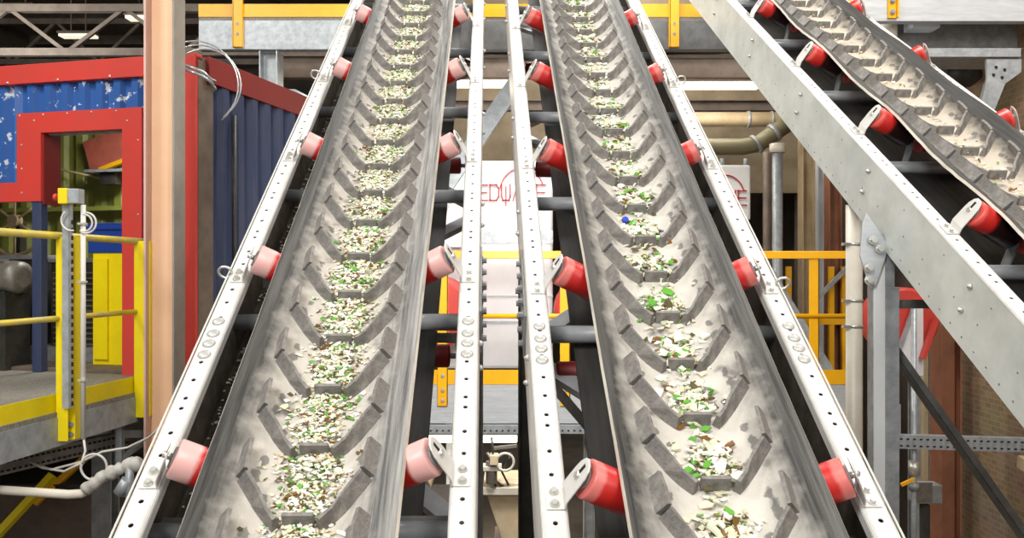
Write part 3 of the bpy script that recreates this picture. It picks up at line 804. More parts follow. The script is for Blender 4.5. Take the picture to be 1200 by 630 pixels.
# coil of clear wire at the cabin's corner
mb = MB()
def arc3(c, a, b, r, a0, a1, n=20): return [V(c)+(V(a)*math.cos(a0+(a1-a0)*i/n)+V(b)*math.sin(a0+(a1-a0)*i/n))*r for i in range(n+1)]
for r_, dx in ((.30,0),(.27,.05),(.33,-.03)):
    mb.tube(arc3(P(232,100,6.35)+V((dx,0,0)), (1,0,0), (0,0,1), r_, 2.2, -.9), .006, M['chrome'], 6)
mb.tube([P(214,75,6.35), P(238,84,6.35), P(246,92,6.4), P(252,95,6.5)], .012, M['chrome'], 8)
mb.tube([P(214,80,6.36), P(238,89,6.36), P(248,97,6.4), P(252,104,6.5), P(250,106,6.62)], .012, M['chrome'], 8)
tag(mb.build('wire_loop'), 'loose loops of thin clear wire at the top corner of the cabin', 'wire')

# ------------------------------------------------------------------ peach column
mb = MB()
mb.box2((-2.49,5.89,0),(-2.31,5.905,9.9), M['orangecol'])
mb.box2((-2.505,5.8,0),(-2.49,6.0,9.9), M['pinkedge']); mb.box2((-2.312,5.8,0),(-2.297,6.0,9.9), M['greyprim'])
mb.box2((-2.6,5.72,0),(-2.2,6.08,.03), M['greyprim'])
tag(mb.build('steel_column', bevel=.003), 'tall peach-orange steel column in front of the cabin', 'column')

# ------------------------------------------------------------------ left platform with yellow railing
def ed(Y, dz=0, dx=0): return V((-2.66+.13*(Y-5.06)+dx, Y, DECK+dz))
pl = empty('service_platform', (-3.2,5.2,0), 'service platform with yellow railing below the cabin opening', 'platform')
mb = MB(); mb.prism([V((-7.5,4.1,DECK)), ed(4.1), ed(6.3), V((-2.42,6.58,DECK)), V((-.95,12.5,DECK)), V((-7.5,12.5,DECK))], (0,0,-.05), M['grating']); mb.build('deck', pl)
mb = MB(); mb.box2((-7.4,4.3,DECK-.25),(-3.0,4.4,DECK-.06), M['galvd']); mb.channel(ed(4.1,-.115), ed(6.32,-.115), .06, .17, M['galv'], flip=-1); mb.build('edge_channel', pl)
mb = MB(); mb.bar(ed(4.1,.045,-.02), ed(6.3,.045,-.02), .008, .12, M['yellow']); mb.build('toe_board', pl)
for Y in (5.06, 5.86):
    mb = MB(); a = ed(Y,-.17,.02); b = ed(Y,1.03,.02)
    mb.channel(a, b, .06, .105, M['yellow'], up=(0,1,0) if False else (1,0,0), t=.01, flip=1); mb.frame_box((a+b)/2+V((-.0,-.052,0)), (.035,0,0), (0,.004,0), (0,0,(b.z-a.z)/2), M['yellow'])
    p = mb.build('rail_post', pl, bevel=.002)
    mb = MB()
    for z in (-.14,-.08): mb = MB(); mb.hexbolt(ed(Y,z,.045), (.6,-.8,0), .014, .018, M['galvd']); mb.build('post_bolt', p)
mb = MB(); mb.tube([ed(4.1,1.04), ed(5.9,1.03), ed(6.25,1.03)], .022, M['rail'], 12); mb.build('top_rail', pl)
mb = MB(); mb.tube([ed(4.1,.55), ed(6.25,.55)], .017, M['rail'], 12); mb.build('mid_rail', pl)
for X, Y in ((-5.5,4.5),(-3.1,9.0),(-6.5,9.0),(-3.0,6.3)):
    mb = MB(); mb.hsec((X,Y,0),(X,Y,DECK-.05), .14,.14, M['galvd']); mb.build('support_post', pl)
# emergency stop box on a perforated strut
e = empty('emergency_stop', P(83,470,5.0), 'yellow emergency stop box with red button on a perforated strut', 'switch')
mb = MB(); a, b = P(83,240,5.0), P(86,478,5.0)
mb.channel((a.x,5.0,b.z),(a.x,5.0,a.z), .04,.04, M['galv'], up=(0,1,0), t=.004)
for i in range(24): mb.box((a.x+.02, 4.978, b.z+.03+.046*i), (.012,.004,.026), M['dark'])
mb.build('strut', e)
c = P(82,230,4.96)
mb = MB(); mb.box(c+V((.035,0,0)), (.065,.07,.085), M['galv']); mb.build('back_box', e, bevel=.004)
mb = MB(); mb.box(c+V((-.025,0,0)), (.055,.075,.09), M['yellow']); mb.build('stop_box', e, bevel=.004)
mb = MB(); mb.cyl(c+V((-.052,0,-.005)), c+V((-.075,0,-.005)), .012, M['red'], 14); mb.tube([c+V((-.072,0,-.005)), c+V((-.09,0,-.005)), c+V((-.095,0,-.005))], .02, M['red'], 16, True, [.021,.021,.014]); mb.build('stop_button', e)
mb = MB(); mb.cyl(P(97.5,240,4.97), P(97.5,514,4.97), .014, M['cable'], 12)
for y in (262,330,445): mb.bar(P(92,y,4.96), P(101,y,4.96), .03, .012, M['zinc'])
mb.build('conduit', e)
mb = MB()
mb.tube(arc3(P(84,258,4.95), (1,0,0), (0,0,1), .06, 2.2, 4.9), .006, M['cable'], 8)
for r_, dx in ((.05,0),(.06,.012)):
    mb.tube(arc3(P(98,261,4.95)+V((dx,0,0)), (1,0,0), (0,0,1), r_, 1.6, -2.0), .006, M['cable'], 8)
mb.build('cable_loop', e)
mb = MB()
pts = [P(98,513,4.97), P(100,528,4.95), P(96,541,4.93)]+arc3(P(110,547,4.92), (1,0,0), (0,0,1), .075, PI, PI-2*PI, 24)+[P(98,541,4.92), P(75,552,4.95), P(50,548,5.0), P(34,540,5.05)]
mb.tube(pts, .007, M['cable'], 8)
mb.tube([P(34,540,5.05), P(60,550,5.02), P(95,541,5.0), P(120,529,4.98), P(150,524,4.95), P(175,512,4.85), P(188,500,4.6)], .007, M['cable'], 8)
tag(mb.build('signal_cable'), 'looped white cable hanging under the platform edge', 'cable')
# cable tray below
e = empty('cable_tray', P(60,535,5.3), 'perforated grey cable tray under the service platform', 'cable tray')
mb = MB(); a, b = P(-10,549,4.9), P(150,513,5.9); mb.channel(a, b, .05, .10, M['galvd'], flip=-1, t=.005); mb.build('tray', e)
mb = MB()
for i in range(26):
    q = a+(b-a)*((i+.5)/26); mb.frame_box(q+V((.008,-.0,.022)), (b-a).normalized()*.009, (.003,0,0), (0,0,.006), M['dark']); mb.frame_box(q+V((.008,0,-.028)), (b-a).normalized()*.009, (.003,0,0), (0,0,.006), M['dark'])
mb.build('slot_pattern', e)
mb = MB(); mb.channel(P(137,482,5.7), P(137,547,5.7), .04,.045, M['galv'], up=(0,1,0), t=.005); mb.bar(P(137,508,5.7), P(166,508,5.9), .04,.05, M['galvd']); mb.bar(P(140,538,5.7), P(166,520,5.9), .03,.03, M['galvd'])
mb.build('tray_hanger', e)
# white pipe with wrapped joint
e = empty('water_pipe', P(50,578,4.6), 'white pipe with lumpy wrapped joint beneath the platform', 'pipe')
mb = MB(); mb.tube([P(-12,573,4.6), P(80,579,4.6), P(96,578,4.6), P(108,570,4.6)], .024, M['cream'], 14); mb.build('pipe_run', e)
mb = MB(); rnd = random.Random(3)
pp = []; rr = []
for i in range(19):
    t = i/18; pp.append(P(100+66*t, 573-31*t-5*math.sin(t*PI), 4.6)+V((0,0,rnd.uniform(-.006,.006)))); rr.append(.033+rnd.uniform(-.008,.012))
mb.tube(pp, .03, M['wrap'], 14, True, rr); mb.build('wrapping', e)
mb = MB(); mb.cyl(P(150,562,4.58), P(140,578,4.58), .035, M['galv'], 12); mb.cyl(P(152,545,4.58), P(152,590,4.58), .022, M['galv'], 12); mb.build('valve', e)
# yellow diagonal struts and dark boxes on the floor underneath
mb = MB(); mb.bar(P(-20,645,6.6), P(62,556,6.9), .05,.11, M['yellow'], up=(0,1,0)); tag(mb.build('diagonal_strut'), 'yellow diagonal strut low under the service platform', 'strut')
mb = MB(); mb.bar(P(40,590,7.0), P(140,500,7.4), .05,.09, M['amber'], up=(0,1,0)); tag(mb.build('diagonal_strut'), 'amber diagonal strut in shade behind the wrapped pipe', 'strut')
e = empty('steel_bin', (-4.4,7.2,0), 'dark brown steel bin on the floor below the platform', 'bin')
mb = MB(); mb.box2((-4.6,7.1,0.1),(-3.1,8.2,1.75), M['brown']); mb.build('body', e, bevel=.01)
mb = MB(); mb.box2((-4.65,7.05,1.75),(-3.05,8.25,1.82), M['blackm']); mb.build('rim', e)
for x in (-4.5,-3.2):
    mb = MB(); mb.box2((x-.06,7.2,0),(x+.06,8.1,.1), M['blackm']); mb.build('skid', e)

# ------------------------------------------------------------------ upper gallery behind
def rails(name_root, posts, Y, z0, z1, m, w=.11):
    pass
ga = empty('upper_gallery', (0,9.6,0), 'high galvanised gallery with amber toe board crossing behind the conveyors', 'gallery')
GY = 9.4
a, b = P(233,58,GY), P(870,24,GY)
for xa, xb, mm in ((a.x, P(420,0,GY).x, 'galv'), (P(420,0,GY).x+.01, b.x, 'galvx')):  # second stretch darker: the shadow on it is put into the colour
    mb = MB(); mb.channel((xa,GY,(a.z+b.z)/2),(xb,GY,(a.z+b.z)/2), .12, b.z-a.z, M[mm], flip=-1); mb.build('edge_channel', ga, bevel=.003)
mb = MB(); mb.box2((a.x,GY+.0,b.z),(b.x,GY+1.3,b.z+.035), M['grating']); mb.build('deck', ga)
mb = MB(); mb.box2((a.x+.0,GY-.01,P(0,20,GY).z),(b.x,GY,P(0,5,GY).z), M['amber']); mb.build('toe_board', ga)
for px in (279, 560, 790):
    mb = MB(); q = P(px,0,GY-.03); mb.channel((q.x-.05,GY-.03,P(0,56,GY).z),(q.x-.05,GY-.03,P(0,-90,GY).z), .10,.05, M['amber'], up=(0,1,0), flip=-1)
    mb.box2((q.x-.05,GY-.035,P(0,56,GY).z),(q.x+.05,GY-.025,P(0,-90,GY).z), M['amber']); p = mb.build('rail_post', ga)
    mb = MB()
    for y in (28,40): mb = MB(); mb.hexbolt(P(px,y,GY-.04), (0,-1,0), .018,.02, M['galvd']); mb.build('post_bolt', p)
mb = MB(); mb.cyl((a.x,GY-.03,P(0,-86,GY).z),(b.x,GY-.03,P(0,-86,GY).z), .022, M['amber'], 10); mb.cyl((a.x,GY-.03,P(0,-35,GY).z),(b.x,GY-.03,P(0,-35,GY).z), .018, M['amber'], 10); mb.build('hand_rail', ga)
mb = MB(); mb.bar(P(512,232,8.9), P(607,94,8.9), .17, .10, M['galv'], up=(0,1,0)); mb.bar(P(607,94,8.9), P(607,58,9.3), .08, .08, M['galv']); mb.build('knee_brace', ga)
for px in (318, 760):
    q = P(px,0,GY+.15); mb = MB(); mb.hsec((q.x,GY+.15,0),(q.x,GY+.15,a.z), .26,.2, M['galv'], up=(1,0,0), t=.014); mb.build('support_column', ga)
# dark girders behind
for i, (y0, y1, x0, x1, Y, mm, lb_) in enumerate(((66,92,330,1063,11.2,'brown','brown girder behind the gallery, above the strip lights'), (60,66,420,890,10.0,'truss','slim dark girder below the gallery'), (118,130,330,998,13,'brown','brown beam behind the tan duct'))):
    a, b = P(x0,y1,Y), P(x1,y0,Y); mb = MB(); mb.hsec((a.x,Y,(a.z+b.z)/2),(b.x,Y,(a.z+b.z)/2), .15, b.z-a.z, M[mm])
    tag(mb.build('steel_girder'), lb_, 'girder')
mb = MB(); q0, q1 = P(330,108,9.1), P(314,109,9.1)
mb.tube([P(314,262,9.1), P(314,118,9.1), P(315,111,9.1), P(320,108,9.1), P(345,108,9.1), P(372,122,9.1)], .034, M['steel'], 14)
mb.tube([P(318,112,9.09),P(322,108,9.09),P(326,108,9.09)], .05, M['steel'], 14); mb.bar(P(308,174,9.1), P(325,174,9.1), .03,.03, M['galvd'])
tag(mb.build('elbow_pipe'), 'grey pipe with elbow beside the gallery column', 'pipe')
# strip lights behind the belts
for i, (x0, x1, y, Y, lbl) in enumerate(((400,612,98,11.0,'glowing strip light seen between the two white beams'), (740,888,100,11.0,'glowing strip light between the middle belt and the riveted beam'), (470,606,513,10.2,'glowing strip light under the lower walkway'))):
    a, b = P(x0,y,Y), P(x1,y,Y); r = empty('strip_light', ((a.x+b.x)/2,Y,a.z), lbl, 'light', 'plant strip lights')
    mb = MB(); mb.box2((a.x,Y-.05,a.z-.045),(b.x,Y+.06,a.z+.04), M['lamp']); mb.build('diffuser', r, bevel=.01)
    mb = MB(); mb.box2((a.x-.03,Y-.03,a.z+.04),(b.x+.03,Y+.08,a.z+.06), M['truss']); mb.build('housing', r)
    L = bpy.data.lights.new('strip_glow', 'AREA'); L.shape = 'RECTANGLE'; L.size = b.x-a.x; L.size_y = .15; L.energy = (22,22,70)[i]; L.color = (1,.94,.82)
    lo = bpy.data.objects.new('strip_glow', L); C.objects.link(lo); lo.location = ((a.x+b.x)/2, Y, a.z-.08)
# ducts behind right
e = empty('tan_duct', P(850,140,11.6), 'horizontal tan duct with clamp ring beyond the middle conveyor', 'duct')
mb = MB(); mb.cyl(P(690,140,11.6), P(1046,140,11.6), .10, M['tan'], 20); mb.build('duct_run', e)
mb = MB(); mb.cyl(P(875,140,11.6), P(878,140,11.6), .118, M['galv'], 20); mb.cyl(P(903,140,11.6), P(905,140,11.6), .115, M['galv'], 20); mb.build('clamp_ring', e)
e = empty('olive_duct', P(850,172,11.2), 'dim olive duct bending upward beneath the tan duct', 'duct')
mb = MB(); mb.tube([P(700,172,11.2), P(870,172,11.2), P(890,168,11.2), P(905,157,11.2), P(930,140,11.2)], .11, mat('olive_duct', rgb(104,98,72), .5, 0), 20); mb.build('duct_run', e)
mb = MB(); mb.cyl(P(884,170,11.19), P(887,168,11.19), .135, M['galvd'], 18); mb.cyl(P(905,157,11.19), P(909,154,11.19), .13, M['galvd'], 18); mb.build('clamp_ring', e)
for x0, x1, Y, mm, yt, lbl in ((894,904,11.0,'brown',178,'thin brown standpipe left of the white-capped one'), (905,917,10.6,'galv',174,'grey standpipe with a white cap under the olive duct'), (936,954,12.0,'tan',150,'tan post seen under the riveted beam'), (956,966,12.6,'panelw',120,'narrow white post beyond the tan post'), (967,985,11.0,'wood',170,'brown timber post beyond the cream pipe')):
    a = P((x0+x1)/2,yt,Y); r_ = (x1-x0)/2000*Y; mb = MB()
    if mm in ('brown','galv'): mb.cyl((a.x,Y,0),(a.x,Y,a.z), r_, M[mm], 16)
    else: mb.hsec((a.x,Y,0),(a.x,Y,a.z), r_*2, r_*1.6, M[mm], up=(1,0,0))
    if mm == 'galv': mb.cyl((a.x,Y,a.z-.05),(a.x,Y,a.z+.06), r_*1.5, M['cream'], 16)
    tag(mb.build('standpipe' if mm in ('brown','galv') else 'steel_post'), lbl, 'pipe' if mm in ('brown','galv') else 'post')

# ------------------------------------------------------------------ white sorting machine with red lettering
def letters(mb, org, W_, H_, m, Y, th=.02):
    """REDWAVE in thin round-cornered strokes; org = lower-left corner"""
    S = {'R': [[(0,0),(0,1),(.8,1),(1,.85),(1,.6),(.8,.45),(0,.45)],[(.5,.45),(1,0)]],
         'E': [[(1,1),(0,1),(0,0),(1,0)],[(0,.5),(.9,.5)]],
         'D': [[(0,0),(0,1),(.75,1),(1,.78),(1,.22),(.75,0),(0,0)]],
         'W': [[(0,1),(.0,.25),(.15,.0),(.5,.0)],[(.5,.85),(.5,-.3)],[(.5,0),(.85,0),(1,.25),(1,1)]],
         'A': [[(0,0),(.5,1.05),(1,0)]], 'V': [[(0,1),(.5,0),(1,1)]]}
    n = 7; adv = W_/(n+.0)
    for i, ch in enumerate('REDWAVE'):
        for pl_ in S[ch]:
            for (x0, z0), (x1, z1) in zip(pl_, pl_[1:]):
                a = org+V((i*adv+x0*adv*.74, 0, z0*H_)); b = org+V((i*adv+x1*adv*.74, 0, z1*H_)); d = (b-a).normalized()*th*.4
                mb.bar(a-d, b+d, .012, th, m, up=(0,1,0) if False else (0,-1,0))
    c = org+V((4.75*adv, 0, .35*H_))
    pts = [c+V((math.cos(t)*1.95*adv, 0, math.sin(t)*1.75*H_)) for t in [PI*.92-(PI*.80)*k/18 for k in range(19)]]
    for k in range(18):
        w = th*(.3+1.0*math.sin(PI*(k+.5)/18)); mb.bar(pts[k], pts[k+1], .012, w, m, up=(0,-1,0))
MY = 10.6
e = empty('sorting_machine', (P(585,0,MY).x, MY+.5, 0), 'large white sorting machine with red lettering, behind the two white beams', 'machine')
a, b = P(517,432,MY), P(648,188,MY)
mb = MB(); mb.box2((a.x,MY,a.z),(b.x,MY+1.6,b.z), M['panelw']); mb.build('body', e, bevel=.04)
for y0, y1, nm in ((270,285,'panel_seam'),(346,348,'panel_seam'),(376,379,'panel_seam')):
    mb = MB(); p, q = P(545,y1,MY), P(648,y0,MY); mb.box2((p.x,MY-.012,p.z),(q.x,MY+.0,q.z), M['galv'] if y1-y0 > 5 else M['steel']); mb.build(nm, e)
mb = MB(); p, q = P(517,290,MY), P(545,200,MY); mb.prism([V((p.x,MY-.25,p.z)), V((q.x,MY-.25,p.z)), V((q.x,MY-.25,q.z-.2)), V((p.x+.1,MY-.25,q.z-.5))], (0,.25,0), M['panelw']); mb.build('side_hood', e)
mb = MB(); letters(mb, P(547,234.5,MY-.005)+V((0,-.006,0)), .98*1.03, .19, M['logored'], MY, .030); mb.build('lettering', e)
for x in (a.x+.12, b.x-.12):
    mb = MB(); mb.box2((x-.08,MY+.3,0),(x+.08,MY+.46,a.z), M['galvd']); mb.build('leg', e)
for px in (512, 692):
    mb = MB(); q = P(px,365,MY-.5); mb.tube([V((q.x,q.y-.18,q.z)), V((q.x,q.y-.17,q.z)), V((q.x,q.y+.5,q.z))], .42, M['red'], 28, True, [.36,.42,.42])
    mb.cyl(V((q.x,q.y-.21,q.z)), V((q.x,q.y-.18,q.z)), .12, M['darkred'], 18); mb.build('red_drum', e)
e2 = empty('sorting_machine', (P(842,0,MY).x, MY+1.5, 0), 'second white sorting machine, mostly hidden behind the middle conveyor', 'machine')
a, b = P(800,258,12.0), P(880,193,12.0)
mb = MB(); mb.box2((a.x,12.0,a.z),(b.x,13.2,b.z), M['panelw']); mb.build('body', e2, bevel=.03)
mb = MB(); letters(mb, P(792,240,11.99)+V((0,-.005,0)), 1.02, .2, M['logored'], 12, .03); mb.build('lettering', e2)
for px in (848,876): mb = MB(); q = P(px,193,12.0); mb.cyl((q.x,12.1,q.z),(q.x,12.1,q.z+.1), .03, M['galv'], 10); mb.build('lifting_lug', e2)
for x in (a.x+.1,b.x-.1): mb = MB(); mb.box2((x-.06,12.2,0),(x+.06,12.32,a.z), M['galvd']); mb.build('leg', e2)

# ------------------------------------------------------------------ lower walkway with amber railing
WY = 9.3
wk = empty('lower_walkway', (1.2,WY+.5,0), 'lower walkway with amber railing running behind the conveyors', 'walkway')
x0, x1 = P(470,0,WY).x, P(1000,0,WY).x
zt = P(0,450,WY).z; zb = P(0,496,WY).z
mb = MB(); mb.channel((x0,WY,(zt+zb)/2),(x1,WY,(zt+zb)/2), .12, zt-zb, M['galvw'], flip=-1); mb.build('edge_channel', wk, bevel=.003)
mb = MB(); mb.box2((x0,WY,zt-.03),(x1,WY+.95,zt), M['grating']); mb.build('deck', wk)
mb = MB(); mb.box2((x0,WY-.012,P(0,450,WY).z),(x1,WY-.002,P(0,433,WY).z), M['amber']); mb.build('toe_board', wk)
for px in (519, 662, 953):
    mb = MB(); q = P(px,0,WY); w = .055
    mb.box2((q.x-w,WY-.03,P(0,475,WY).z),(q.x+w,WY-.02,P(0,297,WY).z), M['amber']); mb.box2((q.x+w-.012,WY-.03,P(0,475,WY).z),(q.x+w,WY+.04,P(0,297,WY).z), M['amber'])
    p = mb.build('rail_post', wk, bevel=.002); mb = MB()
    for y in (440,457,469): mb = MB(); mb.hexbolt(P(px,y,WY-.035), (0,-1,0), .014,.016, M['zinc']); mb.build('post_bolt', p)
mb = MB(); mb.box2((x0,WY-.05,P(0,303,WY).z),(x1,WY-.0,P(0,294,WY).z), M['amber']); mb.build('top_rail', wk, bevel=.006)
mb = MB(); mb.cyl((x0,WY-.025,P(0,370,WY).z),(x1,WY-.025,P(0,370,WY).z), .026, M['amber'], 12); mb.build('mid_rail', wk)
for px in (478, 690, 995):
    q = P(px,0,WY+.2); mb = MB(); mb.hsec((q.x,WY+.2,0),(q.x,WY+.2,zb+.02), .12,.12, M['galvd'], up=(1,0,0)); mb.build('support_post', wk)
mb = MB(); z = P(0,503,9.2).z; mb.channel((P(480,0,9.2).x,9.2,z),(P(700,0,9.2).x,9.2,z), .05,.09, M['galv'], flip=-1, t=.005); 
for i in range(30): mb.box((P(484+7*i,0,9.2).x, 9.19, z-.01), (.022,.004,.014), M['dark'])
mb.build('perforated_strut', wk)
# further amber guard behind
e = empty('guard_rail', (P(985,0,10.5).x,10.5,0), 'amber guard frame with grey diagonal beyond the cream pipe', 'guard rail')
for px in (975, 990, 925): mb = MB(); q = P(px,0,10.8); mb.box2((q.x-.03,10.8,0),(q.x+.03,10.86,P(0,312,10.8).z), M['amber']); mb.build('post', e)
mb = MB(); mb.box2((P(915,0,10.8).x,10.78,P(0,380,10.8).z),(P(1000,0,10.8).x,10.8,P(0,372,10.8).z), M['amber']); mb.build('rail', e)
mb = MB(); mb.bar(P(955,352,10.7), P(998,308,10.7), .05,.05, M['galv'], up=(0,1,0)); mb.build('diagonal', e)
# grey sloping chute sheet behind the railing
mb = MB(); mb.prism([P(908,318,10.2), P(1000,470,10.2), P(1000,560,10.2), P(905,470,10.2)], (0,.08,0), M['galv']); mb.box2((P(930,0,10.2).x,10.2,0),(P(936,0,10.2).x,10.28,P(0,460,10.2).z), M['galvd']); mb.box2((P(990,0,10.2).x,10.2,0),(P(996,0,10.2).x,10.28,P(0,520,10.2).z), M['galvd'])
tag(mb.build('chute'), 'grey sloping sheet chute behind the amber railing', 'chute')

# ------------------------------------------------------------------ beige unit low between the beams
e = empty('valve_unit', (P(588,0,7.6).x,7.8,0), 'beige tapered unit with tubes, low behind the two white beams', 'machine unit')
mb = MB(); f = [P(566,566,7.5), P(612,566,7.5), P(632,640,7.5), P(590,640,7.5)]; mb.prism(f[::-1], (0,.5,0), M['beige']); f0 = P(600,640,7.5)
mb.box2((f0.x-.16,7.5,0),(f0.x+.2,8.0,f0.z+.03), M['beige']); mb.build('body', e, bevel=.008)
mb = MB(); mb.box2(P(562,580,7.44),P(612,566,7.6), M['cream']); mb.build('lid', e, bevel=.005)
mb = MB(); mb.tube(arc3(P(592,541,7.4), (1,0,0), (0,0,1), .075, PI*.9, -PI*.9), .012, M['cream'], 8); mb.tube([P(571,530,7.4),P(580,545,7.42),P(576,560,7.45),P(590,570,7.5)], .012, M['motor'], 8); mb.tube([P(600,530,7.45),P(588,552,7.42),P(596,568,7.5)], .01, M['blackm'], 8); mb.tube([P(576,512,7.45),P(578,530,7.42),P(570,552,7.46),P(582,570,7.5)], .01, M['blackm'], 8); mb.build('hoses', e)
mb = MB(); mb.box2(P(563,552,7.4),P(588,542,7.55), M['cream']); mb.cyl(P(576,540,7.45),P(576,566,7.45), .05, M['motor'], 14); mb.box2(P(574,545,7.38),P(584,530,7.5), M['beige']); mb.bar(P(578,525,7.5), P(606,522,7.5), .03,.03, M['motor']); mb.build('valve_block', e, bevel=.004)
e = empty('pump_skid', (P(500,0,7.0).x,7.0,0), 'dark pump skid on the floor right of the pink roller', 'skid')
mb = MB(); mb.box2(P(478,596,7.0),P(560,640,7.8), M['blackm']); mb.build('base', e)
mb = MB(); q0 = P(482,575,6.9); mb.cyl(q0, q0+V((0,.7,0)), .14, M['tan'], 20); mb.cyl(q0-V((0,.02,0)), q0, .16, M['motor'], 20); mb.build('pump', e)
mb = MB(); mb.box2((P(490,0,7).x,7.1,0),(P(500,0,7).x,7.6,P(0,640,7.0).z+.02), M['blackm']); mb.box2((P(545,0,7).x,7.1,0),(P(555,0,7).x,7.6,P(0,640,7.0).z+.02), M['blackm']); mb.build('feet', e)

# ------------------------------------------------------------------ right side
e = empty('cream_pipe', (P(1001,0,4.95).x,4.95,0), 'tall cream vertical pipe with clamps beside the galvanised leg', 'pipe')
q = P(1001,0,4.95); mb = MB(); mb.cyl((q.x,4.95,0),(q.x,4.95,P(0,240,4.95).z), .047, M['cream'], 24); mb.build('pipe_run', e)
for y in (286,352,382):
    mb = MB(); z = P(0,y,4.95).z; mb.cyl((q.x,4.95,z-.008),(q.x,4.95,z+.008), .051, M['zinc'], 24); mb.box((q.x-.06,4.92,z),(.04,.03,.016), M['zinc']); mb.build('pipe_clamp', e)
# upper platform right
RG = 8.2
ug = empty('side_gallery', (3.9,RG+.4,0), 'pale galvanised gallery edge above the riveted conveyor, with amber posts', 'gallery')
x0 = P(985,0,RG).x; x1 = 5.15
mb = MB(); mb.channel((x0,RG,P(0,-22,RG).z),(x1,RG,P(0,-22,RG).z), .1, .77, M['galvw'], flip=-1); mb.build('edge_channel', ug, bevel=.003)
for px in (1046, 990):
    mb = MB(); q = P(px,0,RG-.02); mb.box2((q.x-.045,RG-.03,P(0,22,RG).z),(q.x+.045,RG-.007,P(0,-90,RG).z), M['amber']); mb.box2((q.x+.03,RG-.06,P(0,22,RG).z),(q.x+.045,RG-.03,P(0,-90,RG).z), M['amber']); p = mb.build('rail_post', ug)
    mb = MB()
    for y in (1,14): mb = MB(); mb.hexbolt(P(px,y,RG-.035), (0,-1,0), .018,.02, M['galvd']); mb.build('post_bolt', p)
mb = MB(); mb.box2((x0,RG,P(0,-60,RG).z),(x1,RG+1.4,P(0,-64,RG).z), M['grating']); mb.build('deck', ug)
mb = MB(); a = P(1058,57,RG+.5); b = P(1200,28,RG+.5); mb.hsec((x0+.1,RG+.5,(a.z+b.z)/2),(5.15,RG+.5,(a.z+b.z)/2), .2, b.z-a.z+.06, M['galvd']); mb.build('main_girder', ug)
mb = MB(); mb.box2((P(1040,0,RG).x,RG-.02,P(0,67,RG).z),(P(1195,0,RG).x,RG+.5,P(0,57,RG).z), M['galv']); mb.build('bottom_flange', ug)
mb = MB(); f = [P(1156,69,RG), P(1197,69,RG), P(1197,84,RG), P(1178,98,RG), P(1166,128,RG), P(1149,125,RG), P(1157,92,RG)]; mb.prism(f[::-1], (0,.03,0), M['galv'])
for px, py in ((1167,79),(1177,82),(1164,88),(1174,91)): mb.cyl(P(px,py,RG-.005), P(px,py,RG+.01), .017, M['dark'], 10)
mb.build('hanger_plate', ug)
mb = MB(); mb.bar(P(1163,98,RG+.1), P(1138,190,RG+.1), .1,.14, M['galv'], up=(0,1,0)); mb.build('hanger_strut', ug)
mb = MB(); mb.cyl((P(1040,0,RG+.3).x,RG+.3,P(0,46,RG+.3).z),(P(1040,0,RG+.3).x,RG+.3,P(0,22,RG+.3).z), .09, M['cream'], 20); mb.box2(P(1070,32,RG+.2),P(1090,28,RG+.4), M['panelw']); mb.build('lamp_fitting', ug)
mb = MB(); mb.hsec((4.76,RG+1.3,0),(4.76,RG+1.3,P(0,-62,RG).z), .16,.16, M['galvd']); mb.build('support_column', ug)
mb = MB(); a = P(1100,85,RG+1.2); mb.tube([a, P(1120,88,RG+1.2), P(1130,86,RG+1.2), P(1138,80,RG+1.2)], .16, M['blackm'], 18); mb.cyl(P(1098,85,RG+1.2), P(1101,85,RG+1.2), .2, M['blackm'], 18); mb.cyl(P(1125,90,RG+1.2), P(1125,66,RG+1.2), .03, M['blackm'], 8)
tag(mb.build('black_duct'), 'black duct hung under the pale gallery edge', 'duct')
# brown column, tray, reel, valve board along the brick wall
mb = MB(); q = P(1108,0,8.4); mb.hsec((q.x,8.4,0),(q.x,8.4,P(0,200,8.4).z), .22,.2, M['wood'], up=(1,0,0)); mb.box((q.x,8.4,.015),(.4,.4,.03), M['wood'])
tag(mb.build('steel_column'), 'rust-brown steel column in front of the brick wall', 'column')
mb = MB(); q = P(1086,0,9.6); mb.hsec((q.x,9.6,0),(q.x,9.6,P(0,150,9.6).z), .16,.16, M['tan'], up=(1,0,0))
tag(mb.build('steel_post'), 'pale tan post between the red reel and the brown column', 'post')
e = empty('cable_tray', P(1120,518,6.9), 'perforated grey cable tray in front of the brick wall', 'cable tray')
a, b = P(1044,517,6.9), P(1250,523,6.7); mb = MB(); mb.channel(a, b, .06,.11, M['galv'], flip=-1, t=.005); mb.build('tray', e)
mb = MB()
for i in range(26):
    q = a+(b-a)*((i+.5)/26)
    for dz in (.025,-.03): mb.box(q+V((0,-.01,dz)), (.02,.004,.012), M['dark'])
mb.build('slot_pattern', e)
mb = MB(); mb.bar(a+V((.06,.02,-.06)), a+V((.06,.02,.3)), .04,.04, M['galv']); mb.hsec((a.x+.06,a.y+.08,0),(a.x+.06,a.y+.08,a.z+.3), .06,.06, M['galvd']); mb.build('tray_post', e)
e = empty('hose_reel', (P(1062,0,7.6).x,7.6,0), 'red reel with grey side plates behind the galvanised leg', 'reel')
c = P(1062,376,7.6); mb = MB(); mb.tube([c, c+V((0,.02,0)), c+V((0,.3,0)), c+V((0,.32,0))], .3, M['red'], 32, True, [.27,.3,.3,.27]); mb.build('drum', e)
mb = MB(); f = [P(1052,425,7.55), P(1072,352,7.55), P(1082,352,7.55), P(1082,440,7.55), P(1060,440,7.55)]; mb.prism(f[::-1], (0,.03,0), M['panelw']); mb.build('side_plate', e)
mb = MB(); mb.bar(P(1081,420,7.5), P(1097,372,7.5), .03,.07, M['red'], up=(0,1,0)); mb.build('crank', e)
